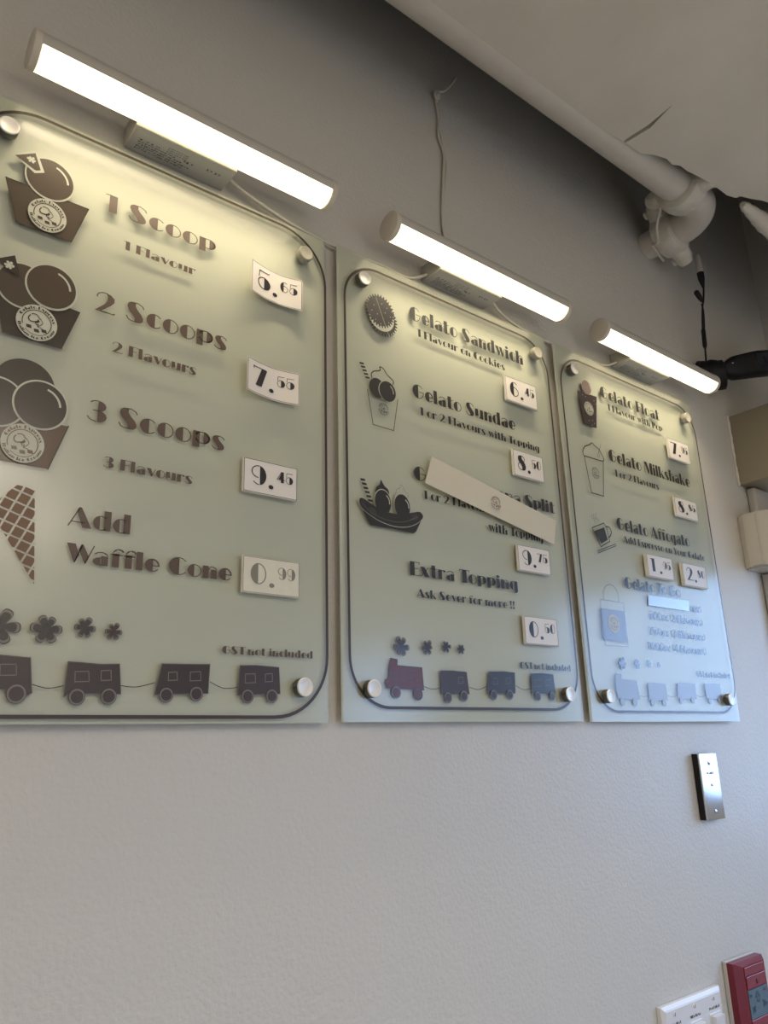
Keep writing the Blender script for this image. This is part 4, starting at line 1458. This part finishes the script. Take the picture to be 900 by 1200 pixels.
# ------------------------------------------------------------------ boxes at the right
def right_boxes():
    x0 = 1.312
    root = empty('metal_box', (1.41, 0, 2.156))
    tag(root, 'olive brown metal box on the wall at the right edge, above the white alarm unit', 'box')
    bm = bmesh.new()
    box(bm, x0, 1.54, -.20, -.0008, 2.152, 2.332, .002, 2)
    bm_obj('box_body', bm, M['olivebox'], root)
    bm = bmesh.new()
    P = [(x0 - .002, -.002, 2.150 + .184 * i / 24) for i in range(25)]
    tube(bm, P, [.0022 + random.uniform(0, .0022) for _ in P], 8)
    bm_obj('caulk_bead', bm, M['caulk'], root, True)
    # raceway
    bm = bmesh.new()
    box(bm, 1.342, 1.418, -.022, -.0008, .9, 1.9365, .006, 3)
    tag(bm_obj('cable_cover', bm, M['whiteplastic'], None, True), 'white upright cable cover on the wall below the alarm unit', 'cable cover')
    bm = bmesh.new()
    box(bm, 1.342, 1.418, -.022, -.0008, 2.0695, 2.1495, .006, 3)
    tag(bm_obj('cable_cover', bm, M['whiteplastic'], None, True), 'short white cable cover between the olive box and the alarm unit', 'cable cover')
    # alarm unit
    root = empty('alarm_unit', (1.36, -.022, 1.94))
    tag(root, 'white rounded wall alarm unit at the right edge below the olive box', 'alarm')
    bm = bmesh.new()
    prof = [(1.276, -.0008), (1.268, -.016), (1.268, -.052), (1.280, -.078), (1.305, -.098), (1.350, -.108), (1.395, -.104), (1.432, -.088), (1.450, -.060), (1.450, -.026), (1.44, -.0008)]
    for (z0, z1) in ((1.938, 2.068),):
        A = [bm.verts.new((x, y, z0)) for x, y in prof]
        B = [bm.verts.new((x, y, z1)) for x, y in prof]
        n = len(prof)
        for k in range(n):
            bm.faces.new((A[k], A[(k + 1) % n], B[(k + 1) % n], B[k]))
        bm.faces.new(A)
        bm.faces.new(B)
    bmesh.ops.bevel(bm, geom=[e2 for e2 in bm.edges if abs(e2.verts[0].co.z - e2.verts[1].co.z) < 1e-6], offset=.003, segments=2, affect='EDGES')
    bd = bm_obj('alarm_body', bm, M['whiteplastic'], root)
    bm = bmesh.new()
    box(bm, 1.2655, 1.2685, -.046, -.024, 1.943, 2.062)
    bm_obj('side_rib', bm, M['whiteplastic'], root)
    bm = bmesh.new()
    box(bm, 1.322, 1.392, -.1105, -.1015, 1.958, 2.012, .002, 2)
    bm_obj('battery_door', bm, M['whiteplastic'], root)
right_boxes()

# ------------------------------------------------------------------ steel wall plate
def steel_plate():
    x0, x1, z0, z1 = .936, 1.000, 1.424, 1.5425
    root = empty('steel_plate', ((x0 + x1) / 2, 0, z0))
    tag(root, 'narrow polished steel wall plate with screws below the right menu board', 'wall plate')
    bm = bmesh.new()
    box(bm, x0 + .001, x1 - .001, -.012, -.0008, z0 + .001, z1 - .001)
    bm_obj('back_box', bm, M['blackplastic'], root)
    bm = bmesh.new()
    box(bm, x0, x1, -.016, -.0121, z0, z1, .0018, 3)
    # gentle bowing of the sheet
    bm_obj('plate_sheet', bm, M['steel'], root, True)
    for z, r in ((z1 - .018, .0042), ((z0 + z1) / 2 + .002, .0026), (z0 + .014, .0042)):
        bm = bmesh.new()
        x = (x0 + x1) / 2
        tube(bm, [(x, -.0158, z), (x, -.0170, z), (x, -.0178, z)], [r, r * .95, r * .5], 16)
        s_ = bm_obj('screw', bm, M['steel'], root, True)
        bm = bmesh.new()
        box(bm, x - r * .8, x + r * .8, -.01795, -.0176, z - .0005, z + .0005)
        bm_obj('screw_slot', bm, M['blackplastic'], s_)
    sh = Shape()
    text(sh, 'SERVICE', (x0 + x1) / 2 - .014, z1 - .038, .028, .0042, mat('engraved_red', (.12, .03, .03), .5))
    sh.build('engraving', root, -.0163)
steel_plate()

# ------------------------------------------------------------------ three-gang switch
def switches():
    x0, x1, z0, z1 = .733, .910, 1.040, 1.162
    root = empty('light_switch', ((x0 + x1) / 2, 0, z0))
    tag(root, 'white three-gang light switch plate at the bottom edge left of the red thermostat', 'light switch')
    # bevelled plate
    bm = bmesh.new()
    prof = [(0, -.0008), (0, -.008), (.006, -.0125)]
    rings = []
    for d, y in prof:
        rings.append([bm.verts.new(p) for p in ((x0 + d, y, z0 + d), (x1 - d, y, z0 + d), (x1 - d, y, z1 - d), (x0 + d, y, z1 - d))])
    for i in range(len(rings) - 1):
        for k in range(4):
            bm.faces.new((rings[i][k], rings[i][(k + 1) % 4], rings[i + 1][(k + 1) % 4], rings[i + 1][k]))
    bm.faces.new(rings[-1])
    bm.faces.new(rings[0])
    bmesh.ops.bevel(bm, geom=[e2 for e2 in bm.edges if all(abs(v.co.y + .0125) < 1e-5 for v in e2.verts)], offset=.001, segments=2, affect='EDGES')
    bm_obj('cover_plate', bm, M['switch'], root)
    w = (x1 - x0) / 3
    for k, s in enumerate(('SIGN LIGHT', 'MENU BOARD', 'PLANT LIGHT')):
        cx = x0 + w * (k + .5)
        bm = bmesh.new()
        box(bm, cx - .0175, cx + .0175, -.0136, -.0120, z0 + .022, z1 - .033, .001, 1)
        rk = bm_obj('switch_frame', bm, M['switch'], root)
        bm = bmesh.new()
        vs = [(cx - .0145, -.0130, z0 + .026), (cx + .0145, -.0130, z0 + .026), (cx + .0145, -.0130, z1 - .0365), (cx - .0145, -.0130, z1 - .0365),
              (cx - .0145, -.0150, z0 + .026), (cx + .0145, -.0150, z0 + .026), (cx + .0145, -.0225, z1 - .0365), (cx - .0145, -.0225, z1 - .0365)]
        v = [bm.verts.new(p) for p in vs]
        for f in ((0, 1, 2, 3), (4, 5, 6, 7), (0, 1, 5, 4), (1, 2, 6, 5), (2, 3, 7, 6), (3, 0, 4, 7)):
            bm.faces.new([v[i] for i in f])
        bmesh.ops.bevel(bm, geom=bm.edges[:], offset=.0008, segments=2, affect='EDGES')
        bm_obj('rocker', bm, M['switch'], rk)
        sh = Shape()
        text(sh, s, cx - .016, z1 - .0285, .032, .0040, M['ink'])
        sh.build('switch_lettering', root, -.0128)
        bm = bmesh.new()
        tube(bm, [(cx, -.0124, z1 - .013), (cx, -.0136, z1 - .013), (cx, -.0142, z1 - .013)], [.0032, .0030, .0015], 14)
        sw = bm_obj('screw', bm, M['switch'], root, True)
        bm = bmesh.new()
        box(bm, cx - .0006, cx + .0006, -.01435, -.0141, z1 - .0156, z1 - .0104)
        bm_obj('screw_slot', bm, M['ink'], sw)
switches()

# ------------------------------------------------------------------ red thermostat
def thermostat():
    x0, x1, z0, z1 = .944, 1.046, 1.040, 1.190
    root = empty('thermostat', ((x0 + x1) / 2, 0, z0))
    tag(root, 'red wall thermostat with a dark blue display at the bottom right corner', 'thermostat')
    bm = bmesh.new()
    box(bm, x0 - .002, x1 + .002, -.008, -.0008, z0, z1 + .002, .001, 1)
    bm_obj('back_plate', bm, M['whiteplastic'], root)
    bm = bmesh.new()
    prof = [(0, -.0081), (0, -.020), (.013, -.030)]
    rings = []
    for d, y in prof:
        rings.append([bm.verts.new(p) for p in ((x0 + d, y, z0 + d), (x1 - d, y, z0 + d), (x1 - d, y, z1 - d * .4), (x0 + d, y, z1 - d * .4))])
    for i in range(len(rings) - 1):
        for k in range(4):
            bm.faces.new((rings[i][k], rings[i][(k + 1) % 4], rings[i + 1][(k + 1) % 4], rings[i + 1][k]))
    bm.faces.new(rings[-1])
    bm.faces.new(rings[0])
    bm_obj('case', bm, M['red'], root)
    bm = bmesh.new()
    box(bm, x0 + .019, x1 - .018, -.0318, -.0300, z1 - .041, z1 - .022, .0006, 1)
    f = bm_obj('button_panel', bm, M['redface'], root)
    bm = bmesh.new()
    box(bm, x0 + .050, x0 + .054, -.0328, -.0318, z1 - .036, z1 - .029, .0005, 1)
    bm_obj('sensor_slot', bm, M['ink'], f)
    bm = bmesh.new()
    box(bm, x0 + .019, x1 - .018, -.0314, -.0300, z0 + .016, z1 - .088, .0006, 1)
    bm_obj('lower_flap', bm, M['redface'], root)
    bm = bmesh.new()
    box(bm, x0 + .017, x1 - .018, -.0312, -.0300, z1 - .0205, z1 - .0070, .0006, 1)
    bm_obj('upper_band', bm, M['redface'], root)
    bm = bmesh.new()
    box(bm, x0 + .019, x1 - .018, -.0312, -.0300, z1 - .0865, z1 - .0425)
    d = bm_obj('display', bm, M['lcd'], root)
    sh = Shape()
    cx, cz = x0 + .048, z1 - .0555
    i_ = mat('lcd_ink', (.015, .03, .07), .4)
    sh.sharp([(cx - .007, cz), (cx, cz + .008), (cx + .007, cz), (cx + .003, cz), (cx + .003, cz - .008), (cx - .003, cz - .008), (cx - .003, cz)], .0012, i_)
    text(sh, '20', x0 + .024, z1 - .078, .014, .010, i_)
    text(sh, '15', x0 + .062, z1 - .075, .014, .011, i_)
    text(sh, 'in', x0 + .022, z1 - .053, .007, .005, i_)
    text(sh, 'set', x0 + .068, z1 - .051, .010, .005, i_)
    sh.build('display_print', d, -.0315)
thermostat()
